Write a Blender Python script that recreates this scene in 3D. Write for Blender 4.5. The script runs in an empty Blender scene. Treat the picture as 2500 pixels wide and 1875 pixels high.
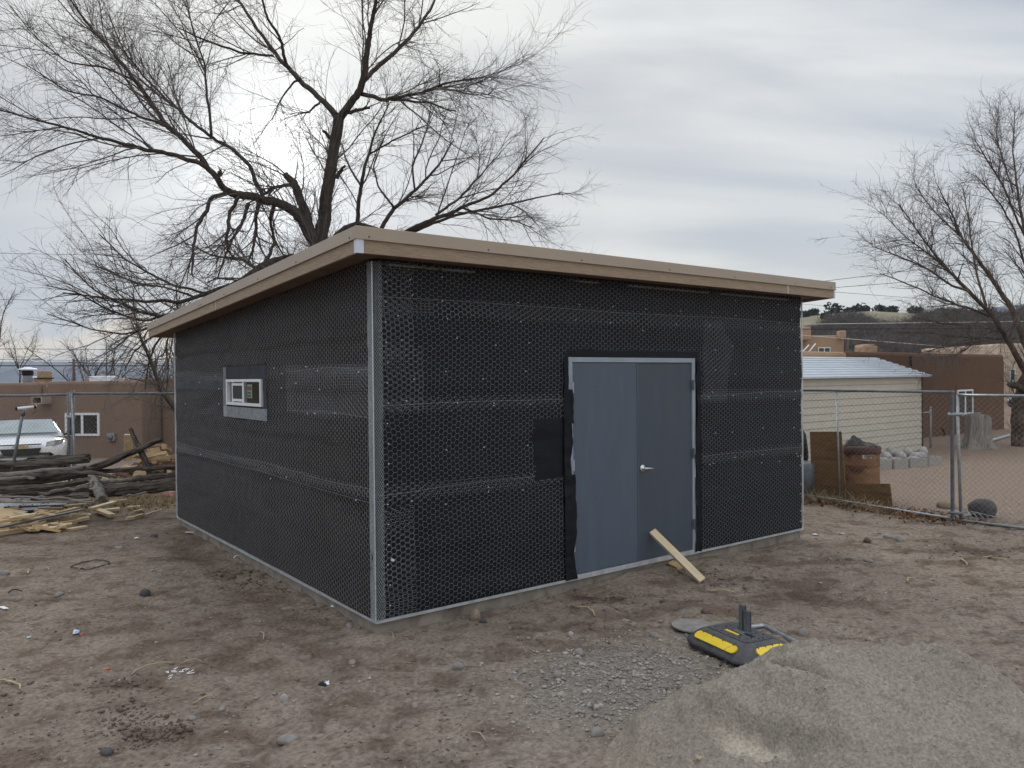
import bpy, math, random
import numpy as np
from mathutils import Matrix, Vector
random.seed(7); RNG = np.random.default_rng(11)
SC = bpy.context.scene; COL = SC.collection
# ------------------------------------------------------------------ camera
CF, CP, CR, CH = 1906.41, .0097, -.0098, 2.0349        # focal length (photo pixels), pitch, roll, eye height
R0 = np.array([1., 0, 0]); U0 = np.array([0, math.sin(CP), math.cos(CP)]); FW = np.array([0, math.cos(CP), -math.sin(CP)])
CRT = math.cos(CR)*R0 + math.sin(CR)*U0; CUP = -math.sin(CR)*R0 + math.cos(CR)*U0; CO = np.array([0, 0, CH])
cd = bpy.data.cameras.new('camera'); cam = bpy.data.objects.new('camera', cd); COL.objects.link(cam); SC.camera = cam
cd.sensor_width = 36; cd.lens = CF/2500*36; cd.clip_end = 30000; cd.clip_start = .05
mw = Matrix.Identity(4)
for i in range(3): mw[i][0], mw[i][1], mw[i][2], mw[i][3] = CRT[i], CUP[i], -FW[i], CO[i]
cam.matrix_world = mw
# ------------------------------------------------------------------ sky, sun, exposure
SUN = np.array([-.297, 1.0, .281]); SUN /= np.linalg.norm(SUN)
SEL, SAZ = math.asin(SUN[2]), math.atan2(SUN[0], SUN[1])
W = bpy.data.worlds.new('World'); SC.world = W; W.use_nodes = True
N = W.node_tree.nodes; LK = W.node_tree.links; N.clear()
def wn(t, **k):
    n = N.new(t)
    for a, b in k.items(): setattr(n, a, b)
    return n
def wmath(op, a, b=None, c=None, clamp=False):
    n = wn('ShaderNodeMath', operation=op); n.use_clamp = clamp
    for i, v in enumerate((a, b, c)):
        if v is None: continue
        if isinstance(v, (int, float)): n.inputs[i].default_value = v
        else: LK.new(v, n.inputs[i])
    return n.outputs[0]
def wmix(f, a, b):
    n = wn('ShaderNodeMix', data_type='RGBA')
    for i, v in ((0, f), (6, a), (7, b)):
        if isinstance(v, (int, float)): n.inputs[i].default_value = v
        elif isinstance(v, tuple): n.inputs[i].default_value = (*v, 1)
        else: LK.new(v, n.inputs[i])
    return n.outputs[2]
def wramp(v, lo, hi):
    n = wn('ShaderNodeMapRange', interpolation_type='SMOOTHSTEP'); LK.new(v, n.inputs[0]); n.inputs[1].default_value = lo; n.inputs[2].default_value = hi
    return n.outputs[0]
tc = wn('ShaderNodeTexCoord'); nrm = wn('ShaderNodeVectorMath', operation='NORMALIZE'); LK.new(tc.outputs['Generated'], nrm.inputs[0])
sp = wn('ShaderNodeSeparateXYZ'); LK.new(nrm.outputs[0], sp.inputs[0]); sx, sy, sz = sp.outputs
den = wmath('ADD', wmath('MAXIMUM', sz, 0.0), .16)
cb = wn('ShaderNodeCombineXYZ'); LK.new(wmath('DIVIDE', sx, den), cb.inputs[0]); LK.new(wmath('DIVIDE', sy, den), cb.inputs[1])
mp = wn('ShaderNodeMapping'); LK.new(cb.outputs[0], mp.inputs[0]); mp.inputs['Rotation'].default_value = (0, 0, math.radians(52)); mp.inputs['Scale'].default_value = (.5, 1.5, 1); mp.inputs['Location'].default_value = (3.1, 1.7, 0)
def wnoise(vec, scale, detail, rough, dist=0):
    n = wn('ShaderNodeTexNoise'); LK.new(vec, n.inputs['Vector']); n.inputs['Scale'].default_value = scale; n.inputs['Detail'].default_value = detail; n.inputs['Roughness'].default_value = rough; n.inputs['Distortion'].default_value = dist
    return n.outputs['Fac']
n1 = wnoise(mp.outputs[0], 1.1, 6, .5, .55); n2 = wnoise(cb.outputs[0], .42, 3, .5, .3)
dt = wn('ShaderNodeVectorMath', operation='DOT_PRODUCT'); LK.new(nrm.outputs[0], dt.inputs[0]); dt.inputs[1].default_value = tuple(SUN)
ca = wmath('MAXIMUM', dt.outputs['Value'], 0.0)                    # cosine of the angle to the sun behind the cloud
g1 = wmath('POWER', ca, 6); g2 = wmath('POWER', ca, 70); g3 = wmath('POWER', ca, 600)
tex = wramp(wmath('ADD', wmath('MULTIPLY', n1, .55), wmath('MULTIPLY', n2, .45)), .36, .64)
n3 = wnoise(nrm.outputs[0], 2.3, 4, .55, .4); n4 = wnoise(mp.outputs[0], .55, 4, .5, .8)
bank = wmath('MULTIPLY', wramp(sz, .36, .06), wramp(wmath('ADD', n3, wmath('MULTIPLY', sx, .50)), .50, .30))   # thicker, bluer cloud low down
ccol = wmix(tex, (.47, .50, .565), (.76, .78, .78))
ccol = wmix(wmath('MULTIPLY', wramp(n4, .50, .66), .45), ccol, (.47, .53, .68))
ccol = wmix(wmath('MULTIPLY', wramp(sz, .24, .03), .65), ccol, (.93, .91, .80))
ccol = wmix(wmath('MULTIPLY', bank, .85), ccol, (.36, .41, .52))
ccol = wmix(wmath('MULTIPLY', g1, .40, clamp=True), ccol, (.80, .775, .68))
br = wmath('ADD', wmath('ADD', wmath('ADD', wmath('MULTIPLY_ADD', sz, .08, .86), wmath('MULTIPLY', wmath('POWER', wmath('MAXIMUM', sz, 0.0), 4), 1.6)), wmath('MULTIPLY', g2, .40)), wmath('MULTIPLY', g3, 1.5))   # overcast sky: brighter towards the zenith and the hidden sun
gap = wmath('MULTIPLY', wmath('MULTIPLY', wramp(sz, .012, .035), wramp(sz, .085, .05)), wramp(wnoise(nrm.outputs[0], 5, 4, .6, .6), .40, .58))
gap = wmath('MULTIPLY', gap, wmath('MULTIPLY', wmath('POWER', ca, 5), .85))
ccol = wmix(gap, ccol, (1.25, .98, .60))
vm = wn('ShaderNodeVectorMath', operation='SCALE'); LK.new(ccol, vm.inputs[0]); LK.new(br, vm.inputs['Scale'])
sky = wn('ShaderNodeTexSky', sky_type='NISHITA'); sky.sun_disc = False; sky.sun_elevation = SEL; sky.sun_rotation = SAZ; sky.altitude = 1900
b1 = wn('ShaderNodeBackground'); LK.new(sky.outputs[0], b1.inputs[0]); b1.inputs[1].default_value = .05
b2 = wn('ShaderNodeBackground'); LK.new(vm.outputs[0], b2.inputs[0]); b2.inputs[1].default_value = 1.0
cov = wmath('ADD', .80, wmath('MULTIPLY', tex, .18))
mx = wn('ShaderNodeMixShader'); LK.new(cov, mx.inputs[0]); LK.new(b1.outputs[0], mx.inputs[1]); LK.new(b2.outputs[0], mx.inputs[2])
wo = wn('ShaderNodeOutputWorld'); LK.new(mx.outputs[0], wo.inputs[0])
sl = bpy.data.lights.new('sun', 'SUN'); sl.energy = 1.5; sl.angle = math.radians(14); sl.color = (1, .93, .82)
so = bpy.data.objects.new('sun', sl); COL.objects.link(so); so.rotation_euler = Vector(-SUN).to_track_quat('-Z', 'Y').to_euler(); so.location = (-10, 30, 20)
SC.view_settings.view_transform = 'Standard'; SC.view_settings.look = 'None'; SC.view_settings.gamma = 1; SC.view_settings.use_curve_mapping = False
SC.view_settings.exposure = .36
# ------------------------------------------------------------------ helpers
def ray(x, y): return FW*CF + CRT*(x-1250) - CUP*(y-937.5)
def D(x, y, Y):                                   # the point seen at photo pixel (x, y), Y metres ahead
    d = ray(x, y); return CO + d*(Y/d[1])
def G(x, y, z=-.12):                              # the point seen at photo pixel (x, y) on the level plane z
    d = ray(x, y); return CO + d*((z-CH)/d[2])
BC = np.array([-1.1424, 6.5228]); TH = .6481
BU = np.array([math.cos(TH), math.sin(TH)]); BN = np.array([-math.sin(TH), math.cos(TH)])
BW, BL = 6.165, 6.296
def B(a, b, z):                                   # workshop coordinates: a along the door wall, b along the window wall
    a, b, z = np.broadcast_arrays(*(np.asarray(q, float) for q in (a, b, z)))
    return np.stack([BC[0]+BU[0]*a+BN[0]*b, BC[1]+BU[1]*a+BN[1]*b, z], -1)
def hsh(i, j, s):
    n = (i.astype(np.int64)*374761393 + j.astype(np.int64)*668265263 + s*974634777) & 0x7fffffff
    n = ((n ^ (n >> 13))*1274126177) & 0x7fffffff
    return ((n ^ (n >> 16)) & 0xffff)/65535.
def vn(x, y, s=0):                                # value noise, -1..1
    x, y = np.broadcast_arrays(np.asarray(x, float), np.asarray(y, float))
    i, j = np.floor(x), np.floor(y); u, v = x-i, y-j; u = u*u*u*(u*(6*u-15)+10); v = v*v*v*(v*(6*v-15)+10)
    a, b, c, d = hsh(i, j, s), hsh(i+1, j, s), hsh(i, j+1, s), hsh(i+1, j+1, s)
    return 2*(a+(b-a)*u+(c-a)*v+(a-b-c+d)*u*v)-1
def fbm(x, y, s=0, o=4):
    r = 0; a = 1; t = 0
    for k in range(o): r = r+a*vn(x*2**k+k*17.3, y*2**k-k*9.1, s+k); t += a; a *= .5
    return r/t
def ss(x, lo, hi): t = np.clip((np.asarray(x, float)-lo)/(hi-lo), 0, 1); return t*t*(3-2*t)
class MB:
    def __init__(s): s.v = []; s.f = []; s.n = 0
    def add(s, v, f):
        v = np.asarray(v, float).reshape(-1, 3); s.v.append(v); s.f += [tuple(int(i)+s.n for i in q) for q in f]; s.n += len(v); return s
    def box(s, c, size, R=None):
        h = np.array(size)/2; p = np.array([[x, y, z] for x in (-1, 1) for y in (-1, 1) for z in (-1, 1)])*h
        if R is not None: p = p @ np.asarray(R, float).T
        return s.add(p+np.asarray(c, float), [(0, 1, 3, 2), (4, 6, 7, 5), (0, 4, 5, 1), (2, 3, 7, 6), (0, 2, 6, 4), (1, 5, 7, 3)])
    def bar(s, p0, p1, w, h, up=(0, 0, 1)):
        p0, p1 = np.asarray(p0, float), np.asarray(p1, float); x = p1-p0; l = np.linalg.norm(x); x = x/l
        y = np.cross(up, x); y /= np.linalg.norm(y); z = np.cross(x, y)
        return s.box((p0+p1)/2, (l, w, h), np.stack([x, y, z], 1))
    def bbox(s, a0, a1, b0, b1, z0, z1):          # a box in workshop coordinates
        return s.box(B((a0+a1)/2, (b0+b1)/2, (z0+z1)/2), (abs(a1-a0), abs(b1-b0), abs(z1-z0)), [[BU[0], BN[0], 0], [BU[1], BN[1], 0], [0, 0, 1]])
    def tube(s, pts, rad, n=8, caps=True):
        pts = np.asarray(pts, float); k = len(pts); rad = np.broadcast_to(np.asarray(rad, float), (k,))
        t = np.gradient(pts, axis=0); t /= np.linalg.norm(t, axis=1)[:, None]+1e-12
        ref = np.array([0, 0, 1.]) if abs(t[:, 2]).mean() < .8 else np.array([1., 0, 0])
        a = np.cross(t, ref); a /= np.linalg.norm(a, axis=1)[:, None]+1e-12; b = np.cross(t, a)
        th = np.arange(n)*2*math.pi/n
        v = pts[:, None]+rad[:, None, None]*(np.cos(th)[None, :, None]*a[:, None]+np.sin(th)[None, :, None]*b[:, None])
        f = [(i*n+j, i*n+(j+1) % n, (i+1)*n+(j+1) % n, (i+1)*n+j) for i in range(k-1) for j in range(n)]
        if caps: f += [tuple(range(n))[::-1], tuple((k-1)*n+j for j in range(n))]
        return s.add(v, f)
    def lathe(s, c, prof, n=24, axis=(0, 0, 1)):
        ax = np.asarray(axis, float); ax /= np.linalg.norm(ax); r = np.array([1., 0, 0]) if abs(ax[0]) < .8 else np.array([0, 1., 0])
        a = np.cross(ax, r); a /= np.linalg.norm(a); b = np.cross(ax, a); th = np.arange(n)*2*math.pi/n
        ring = np.cos(th)[:, None]*a+np.sin(th)[:, None]*b
        v = np.concatenate([np.asarray(c)+ax*h+ring*q for q, h in prof]); k = len(prof)
        f = [(i*n+j, i*n+(j+1) % n, (i+1)*n+(j+1) % n, (i+1)*n+j) for i in range(k-1) for j in range(n)]
        f += [tuple(range(n))[::-1], tuple((k-1)*n+j for j in range(n))]
        return s.add(v, f)
    def grid(s, P, flip=False):
        P = np.asarray(P, float); a, b = P.shape[:2]; f = []
        for i in range(a-1):
            for j in range(b-1):
                q = (i*b+j, i*b+j+1, (i+1)*b+j+1, (i+1)*b+j); f.append(q[::-1] if flip else q)
        return s.add(P, f)
    def prism(s, poly, d):                        # planar polygon (n,3) extruded by the vector d
        poly = np.asarray(poly, float); n = len(poly)
        return s.add(np.concatenate([poly, poly+np.asarray(d, float)]), [tuple(range(n)), tuple(range(2*n-1, n-1, -1))]+[(i, i+n, (i+1) % n+n, (i+1) % n) for i in range(n)])
    def build(s, name, mat, parent=None, smooth=False, bevel=0, label=None, kind=None, origin=None):
        v = np.concatenate(s.v) if s.v else np.zeros((0, 3))
        o = origin if origin is not None else (wloc(parent) if parent is not None else v.mean(0)*[1, 1, 0]+[0, 0, v[:, 2].min()])
        me = bpy.data.meshes.new(name); me.from_pydata((v-o).tolist(), [], s.f); me.update()
        return link(name, me, mat, parent, o if parent is None else None, smooth, bevel, label, kind)
def wloc(o):
    l = np.zeros(3)
    while o is not None: l = l+np.array(o.location); o = o.parent
    return l
def link(name, me, mat, parent=None, loc=None, smooth=False, bevel=0, label=None, kind=None):
    ob = bpy.data.objects.new(name, me); COL.objects.link(ob)
    if mat is not None and not me.materials: me.materials.append(mat)
    if smooth: me.polygons.foreach_set('use_smooth', [True]*len(me.polygons))
    if parent is not None: ob.parent = parent
    if loc is not None: ob.location = [float(q) for q in loc]
    if bevel:
        m = ob.modifiers.new('bevel', 'BEVEL'); m.width = bevel; m.segments = 2; m.limit_method = 'ANGLE'
    if label: ob['label'] = label
    if kind: ob['kind'] = kind
    return ob
def fastmesh(name, v, f, mat, parent=None, smooth=False, **k):   # numpy quads or triangles
    v = np.ascontiguousarray(v, np.float32).reshape(-1, 3); f = np.ascontiguousarray(f, np.int32); m = f.shape[1]
    o = wloc(parent) if parent is not None else k.pop('origin', np.zeros(3)); k.pop('origin', None)
    me = bpy.data.meshes.new(name); me.vertices.add(len(v)); me.vertices.foreach_set('co', (v-o.astype(np.float32)).ravel())
    me.loops.add(f.size); me.loops.foreach_set('vertex_index', f.ravel()); me.polygons.add(len(f))
    me.polygons.foreach_set('loop_start', np.arange(len(f), dtype=np.int32)*m)
    if smooth: me.polygons.foreach_set('use_smooth', np.ones(len(f), bool))
    me.update(calc_edges=True); me.validate()
    return link(name, me, mat, parent, o if parent is None else None, **k)
def wires(name, P0, P1, rad, mat, parent, **k):    # many straight three-sided wires as one mesh
    P0, P1 = np.asarray(P0, float), np.asarray(P1, float); rad = np.broadcast_to(np.asarray(rad, float), (len(P0),))[:, None, None]
    t = P1-P0; t /= np.linalg.norm(t, axis=1)[:, None]+1e-12
    ref = np.where(abs(t[:, 2:3]) < .9, np.array([[0, 0, 1.]]), np.array([[1., 0, 0]])); a = np.cross(t, ref); a /= np.linalg.norm(a, axis=1)[:, None]+1e-12; b = np.cross(t, a)
    th = np.array([0, 2.0944, 4.1888]); off = np.cos(th)[None, :, None]*a[:, None]+np.sin(th)[None, :, None]*b[:, None]
    v = np.concatenate([P0[:, None]+off*rad, P1[:, None]+off*rad], 1)
    f = np.array([(0, 1, 4, 3), (1, 2, 5, 4), (2, 0, 3, 5)])
    return fastmesh(name, v.reshape(-1, 3), (f[None]+np.arange(len(P0))[:, None, None]*6).reshape(-1, 4), mat, parent, **k)
def tubes(P, Rd, sides):                           # P (M,K,3), Rd (M,K) -> verts, quads
    M, K = Rd.shape; t = np.gradient(P, axis=1); t /= np.linalg.norm(t, axis=2)[..., None]+1e-12
    ref = np.array([.31, .17, .93]); a = np.cross(t, ref); a /= np.linalg.norm(a, axis=2)[..., None]+1e-9; b = np.cross(t, a)
    th = np.arange(sides)*2*math.pi/sides
    v = P[:, :, None]+Rd[:, :, None, None]*(np.cos(th)[:, None]*a[:, :, None]+np.sin(th)[:, None]*b[:, :, None])
    j = np.arange(sides); q = np.stack([j, (j+1) % sides, (j+1) % sides+sides, j+sides], 1)
    f = q[None, None]+(np.arange(K-1)*sides)[None, :, None, None]+(np.arange(M)*K*sides)[:, None, None, None]
    return v.reshape(-1, 3), f.reshape(-1, 4)
def thing(name, label, cat, loc=(0, 0, 0), group=None):
    o = bpy.data.objects.new(name, None); COL.objects.link(o); o.empty_display_size = .1; o.location = [float(q) for q in loc]
    return tag(o, label, cat, group)
def tag(o, label, cat, group=None, kind=None):
    o['label'] = label; o['category'] = cat
    if group: o['group'] = group
    if kind: o['kind'] = kind
    return o
def rotm(rx=0, ry=0, rz=0): return np.array(Matrix.Rotation(rz, 3, 'Z') @ Matrix.Rotation(ry, 3, 'Y') @ Matrix.Rotation(rx, 3, 'X'))
# ------------------------------------------------------------------ materials
def mat(name, col, rough=.8, metal=0., var=.25, scale=6., bump=.0, bscale=40., stretch=(1, 1, 1), col2=None, attr=None, spec=.3, detail=6, mottle=None, dist=0.):
    m = bpy.data.materials.new(name); m.use_nodes = True; nt = m.node_tree; p = nt.nodes['Principled BSDF']; L = nt.links
    p.inputs['Roughness'].default_value = rough; p.inputs['Metallic'].default_value = metal; p.inputs['Specular IOR Level'].default_value = spec
    t = nt.nodes.new('ShaderNodeTexCoord'); mp_ = nt.nodes.new('ShaderNodeMapping'); L.new(t.outputs['Object'], mp_.inputs[0]); mp_.inputs['Scale'].default_value = stretch
    nz = nt.nodes.new('ShaderNodeTexNoise'); L.new(mp_.outputs[0], nz.inputs['Vector']); nz.inputs['Scale'].default_value = scale; nz.inputs['Detail'].default_value = detail; nz.inputs['Roughness'].default_value = .6; nz.inputs['Distortion'].default_value = dist
    mr = nt.nodes.new('ShaderNodeMapRange'); L.new(nz.outputs['Fac'], mr.inputs[0]); mr.inputs[1].default_value = .3; mr.inputs[2].default_value = .7
    mixn = nt.nodes.new('ShaderNodeMix'); mixn.data_type = 'RGBA'; L.new(mr.outputs[0], mixn.inputs[0])
    c = np.array(col, float); lo = c*(1-var); hi = np.array(col2, float) if col2 is not None else c*(1+var)
    mixn.inputs[6].default_value = (*lo, 1); mixn.inputs[7].default_value = (*np.clip(hi, 0, 1.2), 1); out = mixn.outputs[2]
    if attr:
        a = nt.nodes.new('ShaderNodeAttribute'); a.attribute_name = attr; mu = nt.nodes.new('ShaderNodeMix'); mu.data_type = 'RGBA'; mu.blend_type = 'MULTIPLY'; mu.inputs[0].default_value = 1
        L.new(out, mu.inputs[6]); L.new(a.outputs['Color'], mu.inputs[7]); out = mu.outputs[2]
    if mottle:                                    # (colour, noise scale, threshold, softness)
        mc, msz, mt, msf = mottle; n3 = nt.nodes.new('ShaderNodeTexNoise'); L.new(mp_.outputs[0], n3.inputs['Vector']); n3.inputs['Scale'].default_value = msz; n3.inputs['Detail'].default_value = 5
        m3 = nt.nodes.new('ShaderNodeMapRange'); L.new(n3.outputs['Fac'], m3.inputs[0]); m3.inputs[1].default_value = mt; m3.inputs[2].default_value = mt+msf
        x3 = nt.nodes.new('ShaderNodeMix'); x3.data_type = 'RGBA'; L.new(m3.outputs[0], x3.inputs[0]); L.new(out, x3.inputs[6]); x3.inputs[7].default_value = (*mc, 1); out = x3.outputs[2]
    L.new(out, p.inputs['Base Color'])
    if bump:
        nb = nt.nodes.new('ShaderNodeTexNoise'); L.new(mp_.outputs[0], nb.inputs['Vector']); nb.inputs['Scale'].default_value = bscale; nb.inputs['Detail'].default_value = 5; nb.inputs['Roughness'].default_value = .65
        bn = nt.nodes.new('ShaderNodeBump'); bn.inputs['Strength'].default_value = 1; bn.inputs['Distance'].default_value = bump; L.new(nb.outputs['Fac'], bn.inputs['Height']); L.new(bn.outputs[0], p.inputs['Normal'])
    return m
def glassmat(name, tint=(.9, .95, .95), mixf=.02):
    m = bpy.data.materials.new(name); m.use_nodes = True; nt = m.node_tree; nt.nodes.clear(); o = nt.nodes.new('ShaderNodeOutputMaterial')
    t = nt.nodes.new('ShaderNodeBsdfTransparent'); t.inputs[0].default_value = (*tint, 1); g = nt.nodes.new('ShaderNodeBsdfGlossy'); g.inputs['Roughness'].default_value = .03
    f = nt.nodes.new('ShaderNodeFresnel'); f.inputs[0].default_value = 1.22; a = nt.nodes.new('ShaderNodeMath'); a.operation = 'ADD'; a.inputs[1].default_value = mixf; nt.links.new(f.outputs[0], a.inputs[0])
    x = nt.nodes.new('ShaderNodeMixShader'); nt.links.new(a.outputs[0], x.inputs[0]); nt.links.new(t.outputs[0], x.inputs[1]); nt.links.new(g.outputs[0], x.inputs[2]); nt.links.new(x.outputs[0], o.inputs[0])
    return m
M = {}
M['dirt'] = mat('dirt', (1, 1, 1), .95, var=.45, scale=30, bump=.022, bscale=30, attr='tint', col2=(1.2, 1.19, 1.17), spec=.08, detail=5)
M['paper'] = mat('black_building_paper', (.0070, .0080, .0120), .60, var=.35, scale=2.2, bump=.010, bscale=3.2, stretch=(1, 1, 3.4), spec=.25, mottle=((.015, .016, .020), 5, .56, .2))
M['paper_brown'] = mat('weathered_building_paper', (.0235, .0195, .0170), .7, var=.35, scale=2.2, bump=.010, bscale=3, stretch=(1, 1, 3.6), spec=.2, mottle=((.034, .030, .028), 4, .55, .2))
M['wire'] = mat('galvanised_wire', (.55, .57, .61), .42, .55, var=.15, scale=20)
M['lath'] = mat('galvanised_lath', (.62, .68, .72), .4, .5, var=.2, scale=30)
M['galv'] = mat('galvanised_pipe', (.33, .36, .39), .45, .55, var=.3, scale=14, mottle=((.20, .19, .18), 9, .62, .1))
M['galv_dark'] = mat('dull_galvanised_pipe', (.17, .19, .21), .5, .45, var=.3, scale=14, mottle=((.12, .08, .06), 7, .6, .15))
M['link'] = mat('chain_link_wire', (.26, .25, .24), .5, .5, var=.25, scale=20)
M['screed'] = mat('galvanised_screed', (.60, .63, .66), .4, .5, var=.2, scale=9)
M['concrete'] = mat('concrete', (.27, .24, .205), .92, var=.28, scale=7, bump=.006, bscale=26, mottle=((.16, .13, .11), 5, .56, .16))
M['fascia'] = mat('tan_painted_fascia_board', (.40, .305, .22), .62, var=.17, scale=5, bump=.012, bscale=16, stretch=(1.2, 1.2, 9), dist=1.2)
M['drip'] = mat('tan_painted_metal', (.40, .325, .255), .42, .0, var=.05, scale=2, spec=.5)
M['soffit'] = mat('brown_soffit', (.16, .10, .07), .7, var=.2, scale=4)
M['trim_blue'] = mat('pale_corner_metal', (.62, .66, .74), .35, .4, var=.08, scale=9)
M['roofing'] = mat('roof_membrane', (.30, .30, .30), .8, var=.2, scale=4)
M['door_l'] = mat('slate_blue_door_paint', (.094, .121, .163), .45, var=.07, scale=3, bump=.0006, bscale=180, spec=.4, stretch=(3, 3, .55), mottle=((.122, .146, .182), 2.4, .60, .22))
M['door_r'] = mat('dark_slate_door_paint', (.070, .088, .114), .45, var=.07, scale=3, bump=.0006, bscale=180, spec=.4, stretch=(3, 3, .55), mottle=((.092, .108, .132), 2.4, .60, .22))
M['frame'] = mat('grey_blue_door_frame', (.33, .38, .44), .45, var=.08, scale=6, spec=.4)
M['steel'] = mat('brushed_steel', (.68, .68, .68), .28, .9, var=.1, scale=20)
M['hinge'] = mat('painted_hinge', (.11, .13, .16), .4, .3, var=.1)
M['white'] = mat('white_vinyl', (.78, .80, .83), .4, var=.05, scale=8, spec=.4)
M['nail'] = mat('white_nail_cap', (.85, .86, .88), .4, var=.03)
M['black'] = mat('black_plastic', (.015, .015, .017), .5, var=.2)
M['dark'] = mat('dark_interior', (.02, .02, .022), .9, var=.3, scale=3)
M['screen'] = mat('insect_screen', (.045, .05, .056), .7, var=.1, scale=60)
M['glass'] = glassmat('window_glass')
M['darkglass'] = mat('dark_window_glass', (.02, .024, .028), .06, var=.6, scale=3, spec=.6)
M['poster'] = mat('pale_green_paper', (.42, .56, .40), .7, var=.08)
M['ink_red'] = mat('red_print', (.42, .10, .05), .7, var=.1)
M['ink'] = mat('black_print', (.03, .05, .04), .7, var=.1)
M['pine'] = mat('fresh_pine', (.56, .42, .25), .7, var=.14, scale=5, bump=.001, bscale=60, stretch=(1, 8, 8), mottle=((.40, .27, .14), 6, .62, .1))
M['pine_b'] = mat('yellow_pine', (.50, .355, .19), .7, var=.16, scale=5, bump=.001, bscale=60, stretch=(1, 8, 8), mottle=((.33, .21, .11), 6, .6, .12))
M['pine_c'] = mat('pale_pine', (.62, .51, .34), .7, var=.12, scale=5, bump=.001, bscale=60, stretch=(1, 8, 8))
M['sand'] = mat('grey_tan_sand', (.300, .266, .224), .95, var=.34, scale=62, bump=.012, bscale=60, spec=.08, attr='tint', detail=8)
M['sand_c'] = mat('sand_crumb', (.305, .268, .214), .95, var=.2, scale=20, spec=.08)
M['rubber'] = mat('grey_rubber', (.085, .088, .096), .8, var=.3, scale=20, bump=.0015, bscale=150, mottle=((.15, .135, .12), 7, .54, .2))
M['rubber_l'] = mat('dusty_rubber_tread', (.14, .145, .155), .8, var=.25, scale=40)
M['yellow'] = mat('yellow_reflector', (.80, .58, .04), .5, var=.08, scale=8, spec=.4, mottle=((.45, .34, .10), 14, .60, .12))
M['bark'] = mat('dark_bark', (.074, .061, .053), .95, var=.45, scale=14, bump=.02, bscale=24, stretch=(1, 1, .25), spec=.1)
M['bark_r'] = mat('brown_bark', (.105, .080, .064), .95, var=.5, scale=9, bump=.03, bscale=14, stretch=(1, 1, .3), spec=.1, mottle=((.23, .17, .12), 2.2, .6, .1))
M['twig'] = mat('grey_brown_twig', (.135, .115, .105), .9, var=.35, scale=5, spec=.1)
M['twig_l'] = mat('pale_grey_twig', (.15, .130, .115), .9, var=.3, scale=5, spec=.1)
M['log'] = mat('weathered_grey_log', (.125, .108, .096), .95, var=.5, scale=5, bump=.02, bscale=16, stretch=(1, 9, 9), spec=.1, mottle=((.030, .024, .021), 3.5, .5, .14))
M['log_l'] = mat('pale_weathered_log', (.26, .235, .21), .95, var=.4, scale=5, bump=.02, bscale=16, stretch=(1, 9, 9), spec=.1, mottle=((.06, .050, .045), 3.5, .55, .14))
M['stump'] = mat('bleached_stump_wood', (.29, .27, .245), .95, var=.35, scale=6, bump=.03, bscale=12, stretch=(5, 5, .5), spec=.1, mottle=((.12, .11, .10), 4, .57, .12))
M['split'] = mat('split_firewood', (.44, .31, .18), .9, var=.3, scale=8, bump=.006, bscale=30)
M['bark_b'] = mat('firewood_bark', (.17, .105, .065), .95, var=.4, scale=8, bump=.012, bscale=30)
M['adobe_l'] = mat('brown_stucco', (.232, .168, .132), .95, var=.07, scale=2, bump=.004, bscale=60, spec=.08, mottle=((.23, .148, .112), 1.2, .55, .2))
M['adobe_d'] = mat('dark_brown_stucco', (.150, .094, .067), .95, var=.08, scale=2, bump=.004, bscale=60, spec=.08, mottle=((.128, .08, .058), 1.0, .52, .2))
M['adobe_t'] = mat('tan_stucco', (.40, .275, .185), .95, var=.08, scale=1.2, bump=.004, bscale=40, spec=.08)
M['adobe_p'] = mat('pale_pink_stucco', (.52, .42, .33), .95, var=.08, scale=1.2, bump=.004, bscale=40, spec=.08)
M['siding'] = mat('cream_metal_siding', (.56, .525, .44), .5, var=.05, scale=3, spec=.35)
M['roofmetal'] = mat('grey_blue_metal_roof', (.56, .61, .67), .38, .35, var=.08, scale=2, spec=.5)
M['carwhite'] = mat('white_car_paint', (.76, .78, .82), .18, var=.02, spec=.6)
M['cardark'] = mat('dark_grey_car_paint', (.035, .042, .055), .2, var=.05, spec=.6)
M['carglass'] = mat('windscreen_painted_reflection', (.30, .36, .37), .08, var=.2, scale=1.5, spec=.7)  # pale base colour paints in a sky reflection, besides the real gloss
M['lamp'] = mat('headlamp_lens', (.42, .42, .40), .12, .3, var=.35, scale=14, spec=.7)
M['gold'] = mat('gold_emblem', (.62, .46, .20), .3, .6, var=.05)
M['tyre'] = mat('tyre_rubber', (.02, .02, .02), .85, var=.2)
M['rust'] = mat('rusty_orange_drum', (.27, .145, .075), .8, .1, var=.35, scale=4, bump=.002, bscale=30, mottle=((.095, .048, .034), 3.6, .50, .16))
M['rust_d'] = mat('dark_rust', (.085, .045, .040), .7, .1, var=.3, scale=6)
M['chip'] = mat('worn_white_print', (.62, .60, .56), .8, var=.2, scale=40)
M['tarp'] = mat('crumpled_black_sheet', (.05, .045, .042), .6, var=.5, scale=12)
M['ply'] = mat('weathered_plywood', (.205, .118, .048), .85, var=.32, scale=5, bump=.002, bscale=30, stretch=(.8, .8, 7), dist=1.2, mottle=((.075, .052, .038), 1.5, .52, .22))
M['block'] = mat('concrete_block', (.34, .33, .31), .95, var=.15, scale=20, bump=.004, bscale=60)
M['bag'] = mat('pale_rubble', (.36, .345, .335), .9, var=.25, scale=10, bump=.006, bscale=30)
M['stone'] = mat('grey_stone', (.26, .245, .23), .92, var=.25, scale=14, bump=.006, bscale=40, spec=.15)
M['stone_t'] = mat('tan_stone', (.27, .22, .17), .92, var=.25, scale=14, bump=.006, bscale=40, spec=.15)
M['stone_d'] = mat('dark_basalt', (.10, .097, .10), .92, var=.3, scale=9, bump=.008, bscale=30, spec=.15)
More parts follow.
